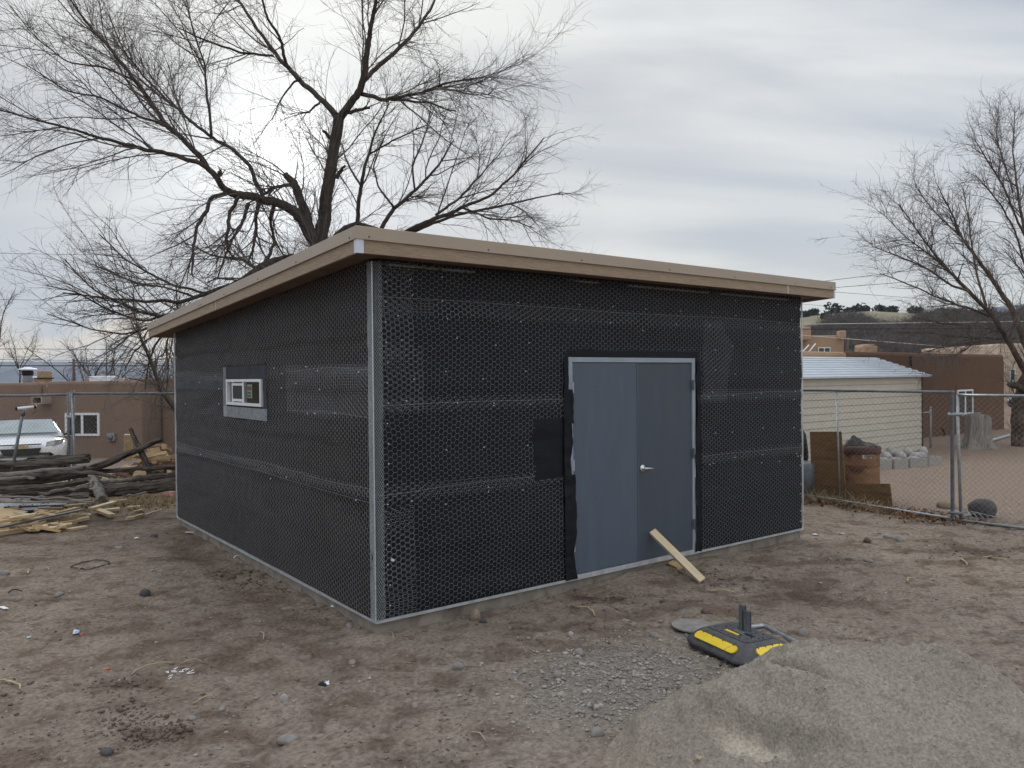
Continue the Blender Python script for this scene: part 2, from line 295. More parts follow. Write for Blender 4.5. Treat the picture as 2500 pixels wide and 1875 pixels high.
M['pebble'] = mat('pebbles', (.30, .265, .245), .95, var=.5, scale=3, spec=.1)
M['gravel'] = mat('grey_gravel', (.325, .300, .275), .95, var=.4, scale=8, spec=.1)
M['clod'] = mat('dirt_clods', (.150, .116, .096), .97, var=.4, scale=5, spec=.05)
M['leaf'] = mat('dead_leaves', (.17, .095, .055), .9, var=.5, scale=9, spec=.1)
M['straw'] = mat('dry_grass_stems', (.42, .34, .22), .9, var=.3, scale=9, spec=.1)
M['cable'] = mat('power_cable', (.03, .03, .03), .7, var=.1)
M['cable_l'] = mat('pale_power_cable', (.55, .55, .52), .6, var=.1)
M['hillgrass'] = mat('dry_hill_grass', (.225, .20, .14), .95, var=.3, scale=.06, spec=.05, mottle=((.17, .15, .115), .05, .5, .2))
M['mesa'] = mat('far_mesa', (.09, .10, .115), .95, var=.3, scale=.006, spec=.05)
M['juniper'] = mat('juniper_foliage', (.035, .045, .028), .9, var=.5, scale=4, spec=.1)
M['brush'] = mat('bare_brush', (.135, .118, .108), .95, var=.35, scale=.3, spec=.05)
M['polewood'] = mat('utility_pole_wood', (.12, .085, .065), .9, var=.3, scale=3)
M['mesh_d'] = mat('old_wire_netting', (.30, .35, .42), .45, .5, var=.3, scale=10)
M['bluesheet'] = mat('blue_grey_sheet_metal', (.36, .42, .50), .4, .4, var=.25, scale=4)
M['strip'] = mat('dark_blue_metal_strip', (.13, .15, .19), .4, .4, var=.2, scale=5)
M['red'] = mat('red_plastic', (.50, .10, .12), .5, var=.2, scale=30)
M['orange'] = mat('orange_plastic', (.55, .16, .05), .5, var=.1)
M['teal'] = mat('pale_teal_scrap', (.42, .62, .60), .6, var=.1)
M['bluewrap'] = mat('blue_white_wrapper', (.60, .65, .78), .5, var=.25, scale=25, mottle=((.10, .20, .55), 30, .55, .05))
M['canale'] = mat('pale_spout_metal', (.40, .34, .29), .6, .2, var=.2, scale=8)
M['spigot'] = mat('black_iron', (.02, .02, .02), .6, .4, var=.2)
# ------------------------------------------------------------------ ground
def bloc(x, y): dx, dy = x-BC[0], y-BC[1]; return dx*BU[0]+dy*BU[1], dx*BN[0]+dy*BN[1]
def gbase(x, y):
    x, y = np.asarray(x, float), np.asarray(y, float)
    z = -.125-.48*ss(y, 17.2, 21.5)*ss(-x, 3, 7)
    a, b = bloc(x, y)
    z = z+.055*np.exp(-((a-3.2)/1.0)**2-((b+.15)/.45)**2)                    # trodden mound at the door sill
    z = z-.05*np.exp(-((a+.36)/.16)**2)*ss(b, .2, 1.2)*ss(-b, -6.6, -5.2)*(.6+.4*vn(b*1.7, 0, 3))   # shallow trench along the window wall
    return z
_fr = np.random.default_rng(4); FTY = 4.2*(11/4.2)**_fr.random(110); FTX = _fr.uniform(-.62, .66, 110)*FTY; FTA = _fr.uniform(-.9, .9, 110)+np.where(_fr.random(110) < .5, 0, 1.2)
def prints(x, y):                                  # trodden heel and sole marks with a pushed-up rim
    z = np.zeros(np.shape(x))
    if np.size(x):
        for fx, fy, fa in zip(FTX, FTY, FTA):
            k = (np.abs(x-fx) < .3) & (np.abs(y-fy) < .3)
            if not k.any(): continue
            u = (x[k]-fx)*math.cos(fa)+(y[k]-fy)*math.sin(fa); v = -(x[k]-fx)*math.sin(fa)+(y[k]-fy)*math.cos(fa); r = np.sqrt((u/.135)**2+(v/(.05+.012*np.sign(u)))**2)
            z[k] += -.018*ss(-r, -1.05, -.75)+.009*np.exp(-((r-1.2)/.22)**2)
    return z
def gz(x, y):
    x, y = np.asarray(x, float), np.asarray(y, float); k = np.exp(-np.maximum(0, y-13)/12)*(1-.55*ss(-bloc(x, y)[1]*0+np.abs(bloc(x, y)[1]+.1), .25, 0)*ss(bloc(x, y)[0], -.3, 0))
    z = gbase(x, y)+k*(.028*fbm(x*.55, y*.55, 1, 3)+.018*fbm(x*1.7+3, y*2.1, 5, 3)+.016*fbm(x*5, y*6, 9, 3))
    r = fbm(x*7.3+vn(x*2, y*2, 31), y*8.1, 21, 3); z = z+k*prints(x, y); z = z+k*.020*np.maximum(0, r-.12)-k*.040*np.maximum(0, -r-.20)
    return z+k*.007*fbm(x*24, y*27, 13, 2)
def axis(lo, dl, dh, hi, step, g=1.18):
    c = list(np.arange(dl, dh, step)); s = step; q = dh
    while q < hi: c.append(q); s *= g; q += s
    c.append(hi); s = step; q = dl-step
    while q > lo: c.insert(0, q); s *= g; q -= s
    c.insert(0, lo); return np.array(c)
gx, gy = axis(-3400, -7.6, 7.8, 3400, .030), axis(-300, 3.9, 12.2, 3600, .030)
X, Y = np.meshgrid(gx, gy); Z = gz(X, Y)
nx, ny = len(gx), len(gy); ii = np.arange(nx*ny).reshape(ny, nx)
F = np.stack([ii[:-1, :-1], ii[:-1, 1:], ii[1:, 1:], ii[1:, :-1]], -1).reshape(-1, 4)
ground = fastmesh('ground', np.stack([X, Y, Z], -1), F, M['dirt'], None, True, kind='structure')
# bare dirt, damp stains, the gravel spill and the paler yard beyond the fence, as the soil's own colours
def mixc(c, k, d): return c*(1-k[..., None])+np.array(d)*k[..., None]
a_, b_ = bloc(X, Y)
n_a = fbm(X*.45+.2*vn(X, Y, 3), Y*.45, 41, 4); n_b = fbm(X*2.6+7+.5*vn(X*1.1, Y*1.1, 2), Y*3.4, 51, 5); n_c = fbm(X*9, Y*12, 61, 3)
c = np.zeros(X.shape+(3,))+np.array([.275, .227, .188])
c = mixc(c, ss(n_a, -.3, .45)*.6, (.236, .186, .152))
c = mixc(c, ss(Y, 8.5, 5.5)*ss(X, -3.5, 0)*.45, (.310, .268, .226))
c = mixc(c, ss(n_b, .06, .45)*.75, (.160, .118, .092))
c = mixc(c, ss(n_b, -.12, -.5)*.45, (.350, .298, .248))
c = mixc(c, ss(n_c, .14, .5)*.6, (.125, .092, .072))
tr = np.exp(-((a_+.36)/.22)**2)*ss(b_, .2, 1)*ss(-b_, -6.8, -5.4)*(.5+.5*vn(b_*1.3, a_*2, 3)); c = mixc(c, np.clip(tr, 0, 1)*.8, (.085, .058, .046))
for px, py, sx_, sy_, k in ((380, 1790, .16, .10, .95), (270, 1672, .17, .05, .8), (340, 1720, .25, .05, .6), (1470, 1462, .35, .10, .7), (1310, 1530, .30, .10, .6), (1780, 1420, .5, .14, .6), (2380, 1345, .8, .25, .6), (140, 1463, .25, .06, .7), (1250, 1670, .4, .12, .5), (1900, 1450, .6, .25, .5), (1080, 1860, .3, .1, .4)):
    g = G(px, py); q = np.exp(-((X-g[0])/sx_)**2-((Y-g[1])/sy_)**2); c = mixc(c, np.clip(q*(1+.9*n_c+.6*n_b), 0, 1)*k, (.060, .043, .036))
gp = G(1530, 1660); GRX, GRY = gp[0], gp[1]
q = np.exp(-(((X-GRX)*.9-(Y-GRY)*.35)/.50)**2-((Y-GRY)/.62)**2); c = mixc(c, np.clip(q*1.5*(1+.5*n_c), 0, 1)*.85, (.262, .238, .215))
yard = ss((X-5.8)*.77+(Y-12.3)*.637, 0, 1.2)*ss(-X, -60, -30)*ss(X, 3, 5); c = mixc(c, yard*.85, (.335, .258, .205))
c = mixc(c, yard*ss(Y, 18.5, 20.5)*.6, (.22, .16, .125))
straw = ss(-X, 3.6, 4.6)*ss(Y, 12.6, 13.6)*ss(-Y, -25, -18); c = mixc(c, straw*np.clip(.75+.6*n_b, 0, 1), (.36, .285, .175))
c = mixc(c, ss(Y, 40, 120), (.20, .18, .12))
ca_ = ground.data.color_attributes.new('tint', 'FLOAT_COLOR', 'POINT'); ca_.data.foreach_set('color', np.concatenate([c, np.ones(X.shape+(1,))], -1).astype(np.float32).ravel())
def onground(x, y): return float(gz(np.array([x]), np.array([y]))[0])
def gpt(px, py): p = G(px, py, -.125); return np.array([p[0], p[1], onground(p[0], p[1])])
# ------------------------------------------------------------------ workshop under construction
ws = thing('workshop', 'dark square workshop wrapped in black paper and wire netting with a flat tan-edged roof', 'workshop', B(BW/2, BL/2, -.12))
HF = 3.035; SLP = .0492
def ztop(b): return HF-.0492*b
m = MB(); m.bbox(.0, BW, .0, BL, -.6, -.012); slab = m.build('foundation', M['concrete'], ws, bevel=.01)
DO, DWI, DB, DH = 2.122, 1.924, .043, 2.18                # door opening
W0, W1, WA, WB = 2.62, 3.85, 1.725, 2.033                 # window opening on the other wall
def sheet(name, P, mt, parent, keep=None, **k):
    a, b = P.shape[:2]; ii = np.arange(a*b).reshape(a, b); f = np.stack([ii[:-1, :-1], ii[:-1, 1:], ii[1:, 1:], ii[1:, :-1]], -1)
    if keep is not None: f = f[keep]
    return fastmesh(name, P, f.reshape(-1, 4), mt, parent, True, **k)
def wrinkle(s, z, sd):
    w = .010*fbm(s*.8, z*4.5, sd, 4)+.016*np.maximum(0, fbm(s*.45+z*.25, z*2.6, sd+9, 3))+.008*np.abs(fbm(s*.7+3, z*7, sd+4, 3))
    zz = z+.02*vn(s*.8, z*.7, sd+3)+.010*vn(s*2.6, 1, sd+5); q = (zz/.47) % 1.                      # courses of paper lapped like shingles
    return w+.010*(1-q)*ss(q, 0, .14)
def cuts(lo, hi, st, extra): 
    c = np.arange(lo, hi, st); c = np.concatenate([c, [hi], extra]); c = np.unique(np.round(c, 4)); k = [c[0]]
    for q in c[1:]:
        if q-k[-1] > st*.35 or q in extra or q == hi: k.append(q)
    return np.array(k)
sa = cuts(0, BW, .045, [DO, DO+DWI]); tz = np.append(np.arange(0, 1-.0001, .015), 1.)
ZC = cuts(0, HF, .04, [DB+DH]); S_, Z_ = np.meshgrid(sa, ZC, indexing='ij')
off = wrinkle(S_, Z_, 70); P = B(S_, -.012-off, Z_)
mid = lambda q: (q[:-1]+q[1:])/2
am, zm = np.meshgrid(mid(sa), mid(ZC), indexing='ij'); keep = ~((am > DO) & (am < DO+DWI) & (zm < DB+DH))
sheet('black_paper_wall', P[::-1], M['paper'], ws, keep[::-1], label='black paper door wall with sagging horizontal wrinkles')
sb = cuts(0, BL, .05, [W0, W1]); ZD = cuts(0, 1, .014, [])
S_, T_ = np.meshgrid(sb, cuts(0, HF, .04, [WA, WB]), indexing='ij'); Z_ = np.minimum(T_, ztop(S_))
off = wrinkle(S_, Z_, 90)*1.1; P = B(-.012-off, S_, Z_)
am, zm = np.meshgrid(mid(sb), mid(T_[0]), indexing='ij'); keep = ~((am > W0) & (am < W1) & (zm > WA) & (zm < WB)) & (zm < ztop(am)+.06)
sheet('brown_paper_wall', P, M['paper_brown'], ws, keep, label='weathered brownish paper on the window wall')
m = MB(); m.bbox(BW-.12, BW-.002, .1, BL, -.0, HF-.3); m.bbox(.0, BW, BL-.1, BL-.001, -.0, ztop(BL)-.02); m.build('plain_wall', M['paper_brown'], ws)
m = MB(); m.bbox(.05, BW-.2, .3, BL-.2, -.011, .0); m.build('floor', M['concrete'], ws)
for a0, a1, b0, b1, nm in ((-.032, BW+.028, -.034, -.004, 'x'), (-.034, -.004, -.003, BL+.02, 'y')):
    m = MB(); m.bbox(a0, a1, b0, b1, -.016, .006); m.build('weep_screed', M['screed'], ws)
# roof: fascia boards, metal edge, soffit, deck
OV = .302; OR = .337; OBK = .41
def rz_(b): return 3.015-SLP*(b+OV)                        # underside of the fascia
rf = MB()
def slab_(m_, a0, a1, b0, b1, lo, hi):                     # a piece whose underside and top follow the roof slope
    pts = [B(a, b, rz_(b)+h) for h in (lo, hi) for a, b in ((a0, b0), (a1, b0), (a1, b1), (a0, b1))]
    return m_.add(pts, [(0, 3, 2, 1), (4, 5, 6, 7), (0, 1, 5, 4), (1, 2, 6, 5), (2, 3, 7, 6), (3, 0, 4, 7)])
roof = slab_(MB(), -OV+.04, BW+OR-.04, -OV+.04, BL+OBK-.04, .06, .195).build('roof', M['roofing'], ws)
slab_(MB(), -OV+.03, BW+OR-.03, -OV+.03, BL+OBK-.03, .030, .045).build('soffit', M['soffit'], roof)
FJ = 5.45; LJ = 3.35
for a0, a1 in ((-OV, FJ), (FJ+.012, BW+OR)): slab_(MB(), a0+.003, a1-.003, -OV, -OV+.025, 0, .128).build('fascia_board', M['fascia'], roof)
for b0, b1 in ((-OV, LJ), (LJ+.012, BL+OBK)): slab_(MB(), -OV, -OV+.025, b0+.028, b1-.003, 0, .128).build('fascia_board', M['fascia'], roof)
slab_(MB(), BW+OR-.025, BW+OR, -OV+.03, BL+OBK, 0, .128).build('fascia_board', M['fascia'], roof)
slab_(MB(), -OV+.03, BW+OR-.03, BL+OBK-.025, BL+OBK, 0, .128).build('fascia_board', M['fascia'], roof)
slab_(MB(), FJ-.002, FJ+.014, -OV-.004, -OV+.02, .002, .112).build('joint_strip', M['trim_blue'], roof); slab_(MB(), -OV-.004, -OV+.02, LJ-.002, LJ+.014, .002, .112).build('joint_strip', M['trim_blue'], roof)
e = .012
for q in ((-OV-e, BW+OR+e, -OV-e, -OV+.03), (-OV-e, -OV+.03, -OV+.031, BL+OBK+e), (BW+OR-.03, BW+OR+e, -OV+.031, BL+OBK+e), (-OV+.031, BW+OR-.031, BL+OBK-.03, BL+OBK+e)):
    mm = MB(); slab_(mm, *q, .112, .208)
    mm.build('metal_edge', M['drip'], roof, bevel=.004)
slab_(MB(), -OV-e-.003, BW+OR+e+.003, -OV-e-.006, -OV-e+.004, .104, .116).build('hem', M['drip'], roof); slab_(MB(), -OV-e-.006, -OV-e+.004, -OV-e+.006, BL+OBK+e, .104, .116).build('hem', M['drip'], roof)
m = MB(); slab_(m, -OV-.006, -OV+.058, -OV-.006, -OV-.001, -.004, .108); slab_(m, -OV-.006, -OV-.001, -OV-.0005, -OV+.035, -.004, .108); m.build('corner_clip', M['trim_blue'], roof)
m = MB(); slab_(m, BW+OR-.03, BW+OR+.006, -OV-.006, -OV-.001, -.004, .108); m.build('corner_clip', M['trim_blue'], roof)
scr = MB()
for a in (-.2, .95, 2.05, 3.3, 4.4, 5.6, 6.4): scr.lathe(B(a, -OV-e, rz_(-OV)+.13), [(.008, 0), (.008, .004), (.004, .006)], 8, (BU[1], -BU[0], 0))
scr.build('roof_screw', M['hinge'], roof, kind='stuff')
scr = MB()
for b in (-.2, .9, 1.9, 3.0, 3.9, 4.0, 5.2, 6.0): scr.lathe(B(-OV-e, b, rz_(b)+.13), [(.008, 0), (.008, .004), (.004, .006)], 8, (-BU[0], -BU[1], 0))
scr.build('roof_screw', M['hinge'], roof, kind='stuff')
for a0, a1 in ((.12, 1.0), (2.1, 4.3), (4.5, 5.9)): m = MB(); m.bbox(a0, a1, -.030, -.012, 2.975, 2.995); m.build('top_batten', M['log_l'], ws)

# wire netting sheets (each stapled roll a part) with laps
HS = .029
def hexes(s0, s1, z0, z1, sd, top=None, skip=None, tilt=0.):
    nc = int((s1-s0)/(1.5*HS))+1; nr = int((z1-z0)/(1.7320508*HS))+1
    i, j = np.meshgrid(np.arange(nc), np.arange(nr), indexing='ij'); cx = s0+1.5*HS*i; cz = z0+1.7320508*HS*(j+.5*(i % 2))
    h = HS*.8660254; o = [((-HS/2, h), (HS/2, h)), ((HS/2, h), (HS, 0)), ((HS, 0), (HS/2, -h))]
    A = np.concatenate([np.stack([cx+p[0], cz+p[1]], -1).reshape(-1, 2) for p, q in o]); C = np.concatenate([np.stack([cx+q[0], cz+q[1]], -1).reshape(-1, 2) for p, q in o])
    tw = np.zeros(len(A)); tw[:nc*nr] = 1
    def warp(p): return p+np.stack([.020*vn(p[:, 0]*1.1, p[:, 1]*2.2, sd)+.006*vn(p[:, 0]*6, p[:, 1]*6, sd+1), .024*vn(p[:, 0]*.9+5, p[:, 1]*1.8, sd+2)+.005*vn(p[:, 0]*6, p[:, 1]*6, sd+3)+tilt*(p[:, 0]-s0)], -1)
    A, C = warp(A), warp(C); md = (A+C)/2; ok = (md[:, 0] > s0) & (md[:, 0] < s1)
    if top is not None: ok &= md[:, 1] < top(md[:, 0])
    ok &= md[:, 1] > .012
    if skip is not None: ok &= ~skip(md[:, 0], md[:, 1])
    return A[ok], C[ok], tw[ok]
def net(name, wall, s0, s1, z0, z1, sd, skip=None, off0=.016, tilt=0., wire_edge=None, rad=.00082):
    A, C, tw = hexes(s0, s1, z0, z1, sd, (lambda s: s*0+HF-.02) if wall == 0 else (lambda s: ztop(s)-.02), skip, tilt)
    def lift(p):
        o = off0+(wrinkle(p[:, 0], p[:, 1], 70) if wall == 0 else 1.1*wrinkle(p[:, 0], p[:, 1], 90))+.006*np.maximum(0, vn(p[:, 0]*2.3, p[:, 1]*2.3, sd+7))
        return B(p[:, 0], -o, p[:, 1]) if wall == 0 else B(-o, p[:, 0], p[:, 1])
    P0, P1 = lift(A), lift(C); r = rad*(1+.3*tw)
    if wire_edge:
        for zz in wire_edge:
            e_ = np.stack([np.linspace(s0, s1, 60), zz+tilt*(np.linspace(s0, s1, 60)-s0)+.02*vn(np.linspace(s0, s1, 60)*1.1, zz*2, sd+2)], -1)
            if skip is not None: ok = ~skip((e_[:-1, 0]+e_[1:, 0])/2, (e_[:-1, 1]+e_[1:, 1])/2)
            else: ok = np.ones(59, bool)
            q = lift(e_); P0 = np.concatenate([P0, q[:-1][ok]]); P1 = np.concatenate([P1, q[1:][ok]]); r = np.concatenate([r, np.full(ok.sum(), rad*1.35)])
    return wires(name, P0, P1, r, M['wire'], ws, kind='stuff', label='hexagonal galvanised wire netting sheet')
def dskip(s, z):
    lf = DO-.065+.05*vn(z*3, 0, 5); rt = DO+DWI+.085+.04*vn(z*4, 1, 5)
    return ((s > lf) & (s < rt) & (z < DB+DH+.075)) | ((s > 1.66+.03*vn(z*9, 2, 8)) & (s < lf+.1) & (z > 1.03) & (z < 1.62))
net('wire_netting', 0, .02, BW-.01, 0, 1.06, 201, dskip, .016, .004, (1.06,)); net('wire_netting', 0, .02, BW-.01, .99, 1.80, 211, dskip, .020, .0, (1.80,))
net('wire_netting', 0, .02, BW-.01, 1.755, 2.70, 221, dskip, .024, -.003); net('wire_netting', 0, .02, BW-.01, 2.57, 3.03, 231, dskip, .027, -.003, (2.71,))
net('wire_netting', 0, .015, .36, 2.2, 3.0, 241, None, .030); net('wire_netting', 0, .015, .34, .0, .95, 251, None, .030); net('wire_netting', 0, .015, .45, 1.75, 2.3, 246, None, .030)
net('wire_netting', 0, 4.18, 4.75, 1.75, 2.62, 256, lambda s, z: s > 4.6+.15*vn(z*3, 0, 9), .030)
def wskip(s, z): return (s > W0-.13) & (s < W1+.16) & (z > WA-.16) & (z < WB+.17)
net('wire_netting', 1, .0, BL, 0, 1.10, 301, wskip, .016, .0, (1.10,)); net('wire_netting', 1, .0, BL, 1.035, 2.10, 311, wskip, .020, .0, (1.0,)); net('wire_netting', 1, .0, BL, 2.05, 3.03, 321, wskip, .024, .0)
net('wire_netting', 1, .02, 1.9, 1.7, 2.12, 331, wskip, .028, .0, (2.12, 1.72))
def lathstrip(name, wall, s0, s1, z0, z1, dw, dh, rad, parent, offn=.030, mt='lath'):
    ns = max(1, round((s1-s0)/dw)); nz = max(1, round((z1-z0)/dh)); ds, dz = (s1-s0)/ns, (z1-z0)/nz
    i, j = np.meshgrid(np.arange(ns), np.arange(nz), indexing='ij'); x = s0+i*ds; z = z0+j*dz
    seg = [((x, z+dz/2), (x+ds/2, z+dz)), ((x+ds/2, z+dz), (x+ds, z+dz/2)), ((x, z+dz/2), (x+ds/2, z)), ((x+ds/2, z), (x+ds, z+dz/2))]
    A = np.concatenate([np.stack(p, -1).reshape(-1, 2) for p, q in seg]); C = np.concatenate([np.stack(q, -1).reshape(-1, 2) for p, q in seg])
    def lift(p):
        o = offn+.004*vn(p[:, 0]*9, p[:, 1]*9, 77)
        return B(p[:, 0], -o, p[:, 1]) if wall == 0 else B(-o, p[:, 0], p[:, 1])
    return wires(name, lift(A), lift(C), rad, M[mt], parent, kind='stuff')
cbead = MB().tube(np.array([B(-.040, -.040, z) for z in np.linspace(.01, 3.0, 12)]), .005, 6).build('corner_bead', M['lath'], ws, label='bright galvanised corner bead at the near corner')
lathstrip('lath_wing', 0, -.036, .050, .01, 3.0, .021, .034, .0015, cbead, .040); lathstrip('lath_wing', 1, -.034, .050, .01, 3.0, .021, .030, .0019, cbead, .040)
MB().tube(np.array([B(-.030, BL+.012, z) for z in (.0, ztop(BL))]), .012, 6).build('corner_bead', M['screed'], ws)
MB().tube(np.array([B(BW+.012, -.030, z) for z in (.0, 2.98)]), .010, 6).build('corner_bead', M['screed'], ws)
# nail caps
def nails(wall, spots, parent):
    mm = MB()
    for s, z in spots:
        o = .030+(wrinkle(np.array([s]), np.array([z]), 70)[0] if wall == 0 else 1.1*wrinkle(np.array([s]), np.array([z]), 90)[0])
        mm.lathe(B(s, -o, z) if wall == 0 else B(-o, s, z), [(.0055, -.006), (.0055, .004), (.003, .006)], 6, (BU[1], -BU[0], 0) if wall == 0 else (-BU[0], -BU[1], 0))
    mm.build('nail_cap', M['nail'], parent, kind='stuff')
rr = random.Random(5); sp_ = []
for s in (.28, .72, 1.15, 1.55, 4.35, 4.75, 5.25, 5.65, 6.03):
    for z in (.95, 1.02, 1.35, 1.74, 1.80, 2.05, 2.35, 2.58, 2.72, 2.9): 
        if rr.random() < .72: sp_.append((s+rr.uniform(-.08, .08), z+rr.uniform(-.04, .04)))
for s in (2.2, 2.7, 3.2, 3.7): sp_ += [(s+rr.uniform(-.1, .1), 2.55+rr.uniform(-.05, .05)), (s+rr.uniform(-.1, .1), 2.75)]
for z in np.arange(.12, 2.95, .17): sp_ += [(.09+rr.uniform(-.01, .01), z), (6.12, z+rr.uniform(-.05, .05))]
nails(0, sp_, ws)
sp_ = [(s+rr.uniform(-.15, .15), z+rr.uniform(-.05, .05)) for s in (.3, .7, 1.1, 1.5, 1.9, 2.3, 4.2, 4.9, 5.6) for z in (1.0, 1.72, 1.95, 2.12) if rr.random() < .6]; nails(1, sp_, ws)
MB().box(B(.12, -.045, .50), (.035, .006, .022), rotm(0, .5, TH)).build('paper_tag', M['chip'], ws)
# double door
fr = MB(); t = .052
fr.bbox(DO, DO+t, -.028, .10, DB-.04, DB+DH); fr.bbox(DO+DWI-t, DO+DWI, -.028, .10, DB-.04, DB+DH); fr.bbox(DO+t, DO+DWI-t, -.026, .10, DB+DH-t, DB+DH-.001)
dfr = fr.build('door_frame', M['frame'], ws, bevel=.004)
m = MB(); m.bbox(DO+t, DO+DWI-t, -.035, .12, DB-.05, DB-.012); m.build('threshold', M['screed'], dfr)
dm = DO+.985
def leaf(a0, a1, mt, yo):
    mm = MB(); mm.bbox(a0, a1, yo, yo+.045, DB-.004, DB+DH-t-.004); return mm.build('door_leaf', mt, ws, bevel=.003)
dl = leaf(DO+t+.004, dm-.003, M['door_l'], -.018); dr = leaf(dm+.003, DO+DWI-t-.004, M['door_r'], -.012)
dl['label'] = 'lighter slate blue left door leaf'; dr['label'] = 'darker slate right door leaf with steel lever'
for z in (.27, 1.08, 1.86):
    for a, d in ((DO+t*.85, dl), (DO+DWI-t*.85, dr)): 
        mm = MB(); mm.tube([B(a, -.034, z), B(a, -.034, z+.115)], .011, 8); mm.bbox(a-.018, a+.018, -.036, -.024, z+.005, z+.11); mm.build('hinge', M['frame'] if d is dl else M['hinge'], d)
hz = DB+.985; ha = dm+.075; mm = MB(); nv = (BU[1], -BU[0], 0)
mm.lathe(B(ha, -.012, hz), [(.040, 0), (.040, .006), (.034, .012), (.018, .014), (.014, .05), (.012, .055)], 20, nv); hd = mm.build('handle', M['steel'], dr, True)
mm = MB(); mm.tube([B(ha, -.062, hz), B(ha+.03, -.064, hz), B(ha+.075, -.062, hz-.004), B(ha+.125, -.058, hz-.008)], [.011, .011, .010, .009], 8); mm.build('lever', M['steel'], hd, True)
m = MB(); m.bbox(dm-.012, dm+.006, -.022, -.010, DB+.002, DB+DH-t-.006); m.build('astragal', M['hinge'], dl)
# paper flaps that overlap the door frame
def flap(z0, z1, side, wmid, sd):
    z = np.linspace(z0, z1, 40); k = np.linspace(0, 1, 9); Zg, Kg = np.meshgrid(z, k, indexing='ij')
    e_ = wmid+.022*vn(z*3.5, 0, sd)+.012*vn(z*11, 1, sd); e_ = e_[:, None]
    a = DO-.075+Kg*(.075+e_) if side < 0 else DO+DWI+.08-Kg*(.08+e_)
    o = .034+.014*np.maximum(0, fbm(Zg*5, Kg*2, sd+3, 3))+.010*Kg*np.maximum(0, vn(Zg*6, 0, sd+5))+wrinkle(a, Zg, 70)*.6
    P = B(a, -o, Zg); sheet('paper_flap', P if side < 0 else P[:, ::-1], M['paper'], ws)
flap(.0, 1.05, -1, .055, 401); flap(1.56, 1.90, -1, .045, 402); flap(1.05, 1.56, -1, .018, 406); flap(1.9, 2.2, -1, -.004, 407)
flap(.0, .86, 1, .030, 403); flap(.86, 1.12, 1, .018, 404); flap(1.12, 2.2, 1, -.006, 405)
# window with lath around it
wd = MB(); po = -.050
for b0, b1, z0, z1 in ((W0, W1, WB-.032, WB), (W0, W1, WA, WA+.034), (W0, W0+.045, WA+.034, WB-.032), (W1-.045, W1, WA+.034, WB-.032)): wd.bbox(po, -.004, b0, b1, z0, z1)
win = wd.build('window_frame', M['white'], ws, bevel=.003, label='white sliding window frame on the window wall')
m = MB(); m.bbox(po+.008, -.006, (W0+W1)/2-.026, (W0+W1)/2+.026, WA+.034, WB-.032); m.build('mullion', M['white'], win)
wm = (W0+W1)/2
m = MB(); m.grid(np.array([[B(-.036, b, z) for z in (WA+.034, WB-.032)] for b in (W0+.045, wm-.026)])); m.build('pane', M['glass'], win)
m = MB(); m.grid(np.array([[B(-.005, b, z) for z in (WA+.034, WB-.032)] for b in (wm+.03, W1-.045)])); m.build('pane', M['glass'], win)
for b0, b1, z0, z1 in ((wm+.03, wm+.055, WA+.034, WB-.032), (W1-.2, W1-.17, WA+.034, WB-.032), (wm+.055, W1-.2, WA+.045, WA+.075), (wm+.055, W1-.2, WB-.075, WB-.045)):
    m = MB(); m.bbox(-.032, -.012, b0, b1, z0, z1); m.build('sash_rail', M['white'], win)
m = MB(); m.bbox(-.026, -.0245, wm+.055, W1-.2, WA+.075, WB-.075); m.build('insect_screen', M['screen'], win)
ps = MB(); ps.bbox(-.028, -.026, wm-.27, wm-.11, WA+.09, WB-.06); ps = ps.build('poster', M['poster'], win)
m = MB(); m.bbox(-.0325, -.030, wm-.25, wm-.13, WB-.125, WB-.085); m.build('print', M['ink_red'], ps)
for k in (0, 1): 
    m = MB(); m.bbox(-.0325, -.030, wm-.23+.0*k, wm-.14-.02*k+.02*k, WB-.165-.035*k, WB-.15-.035*k); m.build('print', M['ink'], ps)
m = MB(); m.bbox(-.028, -.026, W0+.05, W0+.09, WB-.17, WB-.05); m.build('poster', M['poster'], win)
m = MB(); m.bbox(.14, .15, W0-.3, W1+.6, 1.4, 2.3); m.build('interior_shade_sheet', M['dark'], ws)  # added dark sheet standing in for the unlit interior behind the panes
lathstrip('window_lath', 1, W0-.15, W1+.14, WB+.004, WB+.15, .02, .016, .0014, win, .034, 'strip'); lathstrip('window_lath', 1, W0-.15, W1+.14, WA-.15, WA-.02, .024, .020, .0019, win, .036)
lathstrip('window_lath', 1, W1+.01, W1+.14, WA-.15, WB+.15, .065, .030, .0032, win, .038); lathstrip('window_lath', 1, W0-.15, W0-.02, WA-.17, WB+.15, .02, .016, .0015, win, .036, 'strip')
lathstrip('window_lath', 1, W1+.14, BL-.05, 1.90, 2.06, .03, .014, .0012, win, .034, 'strip')
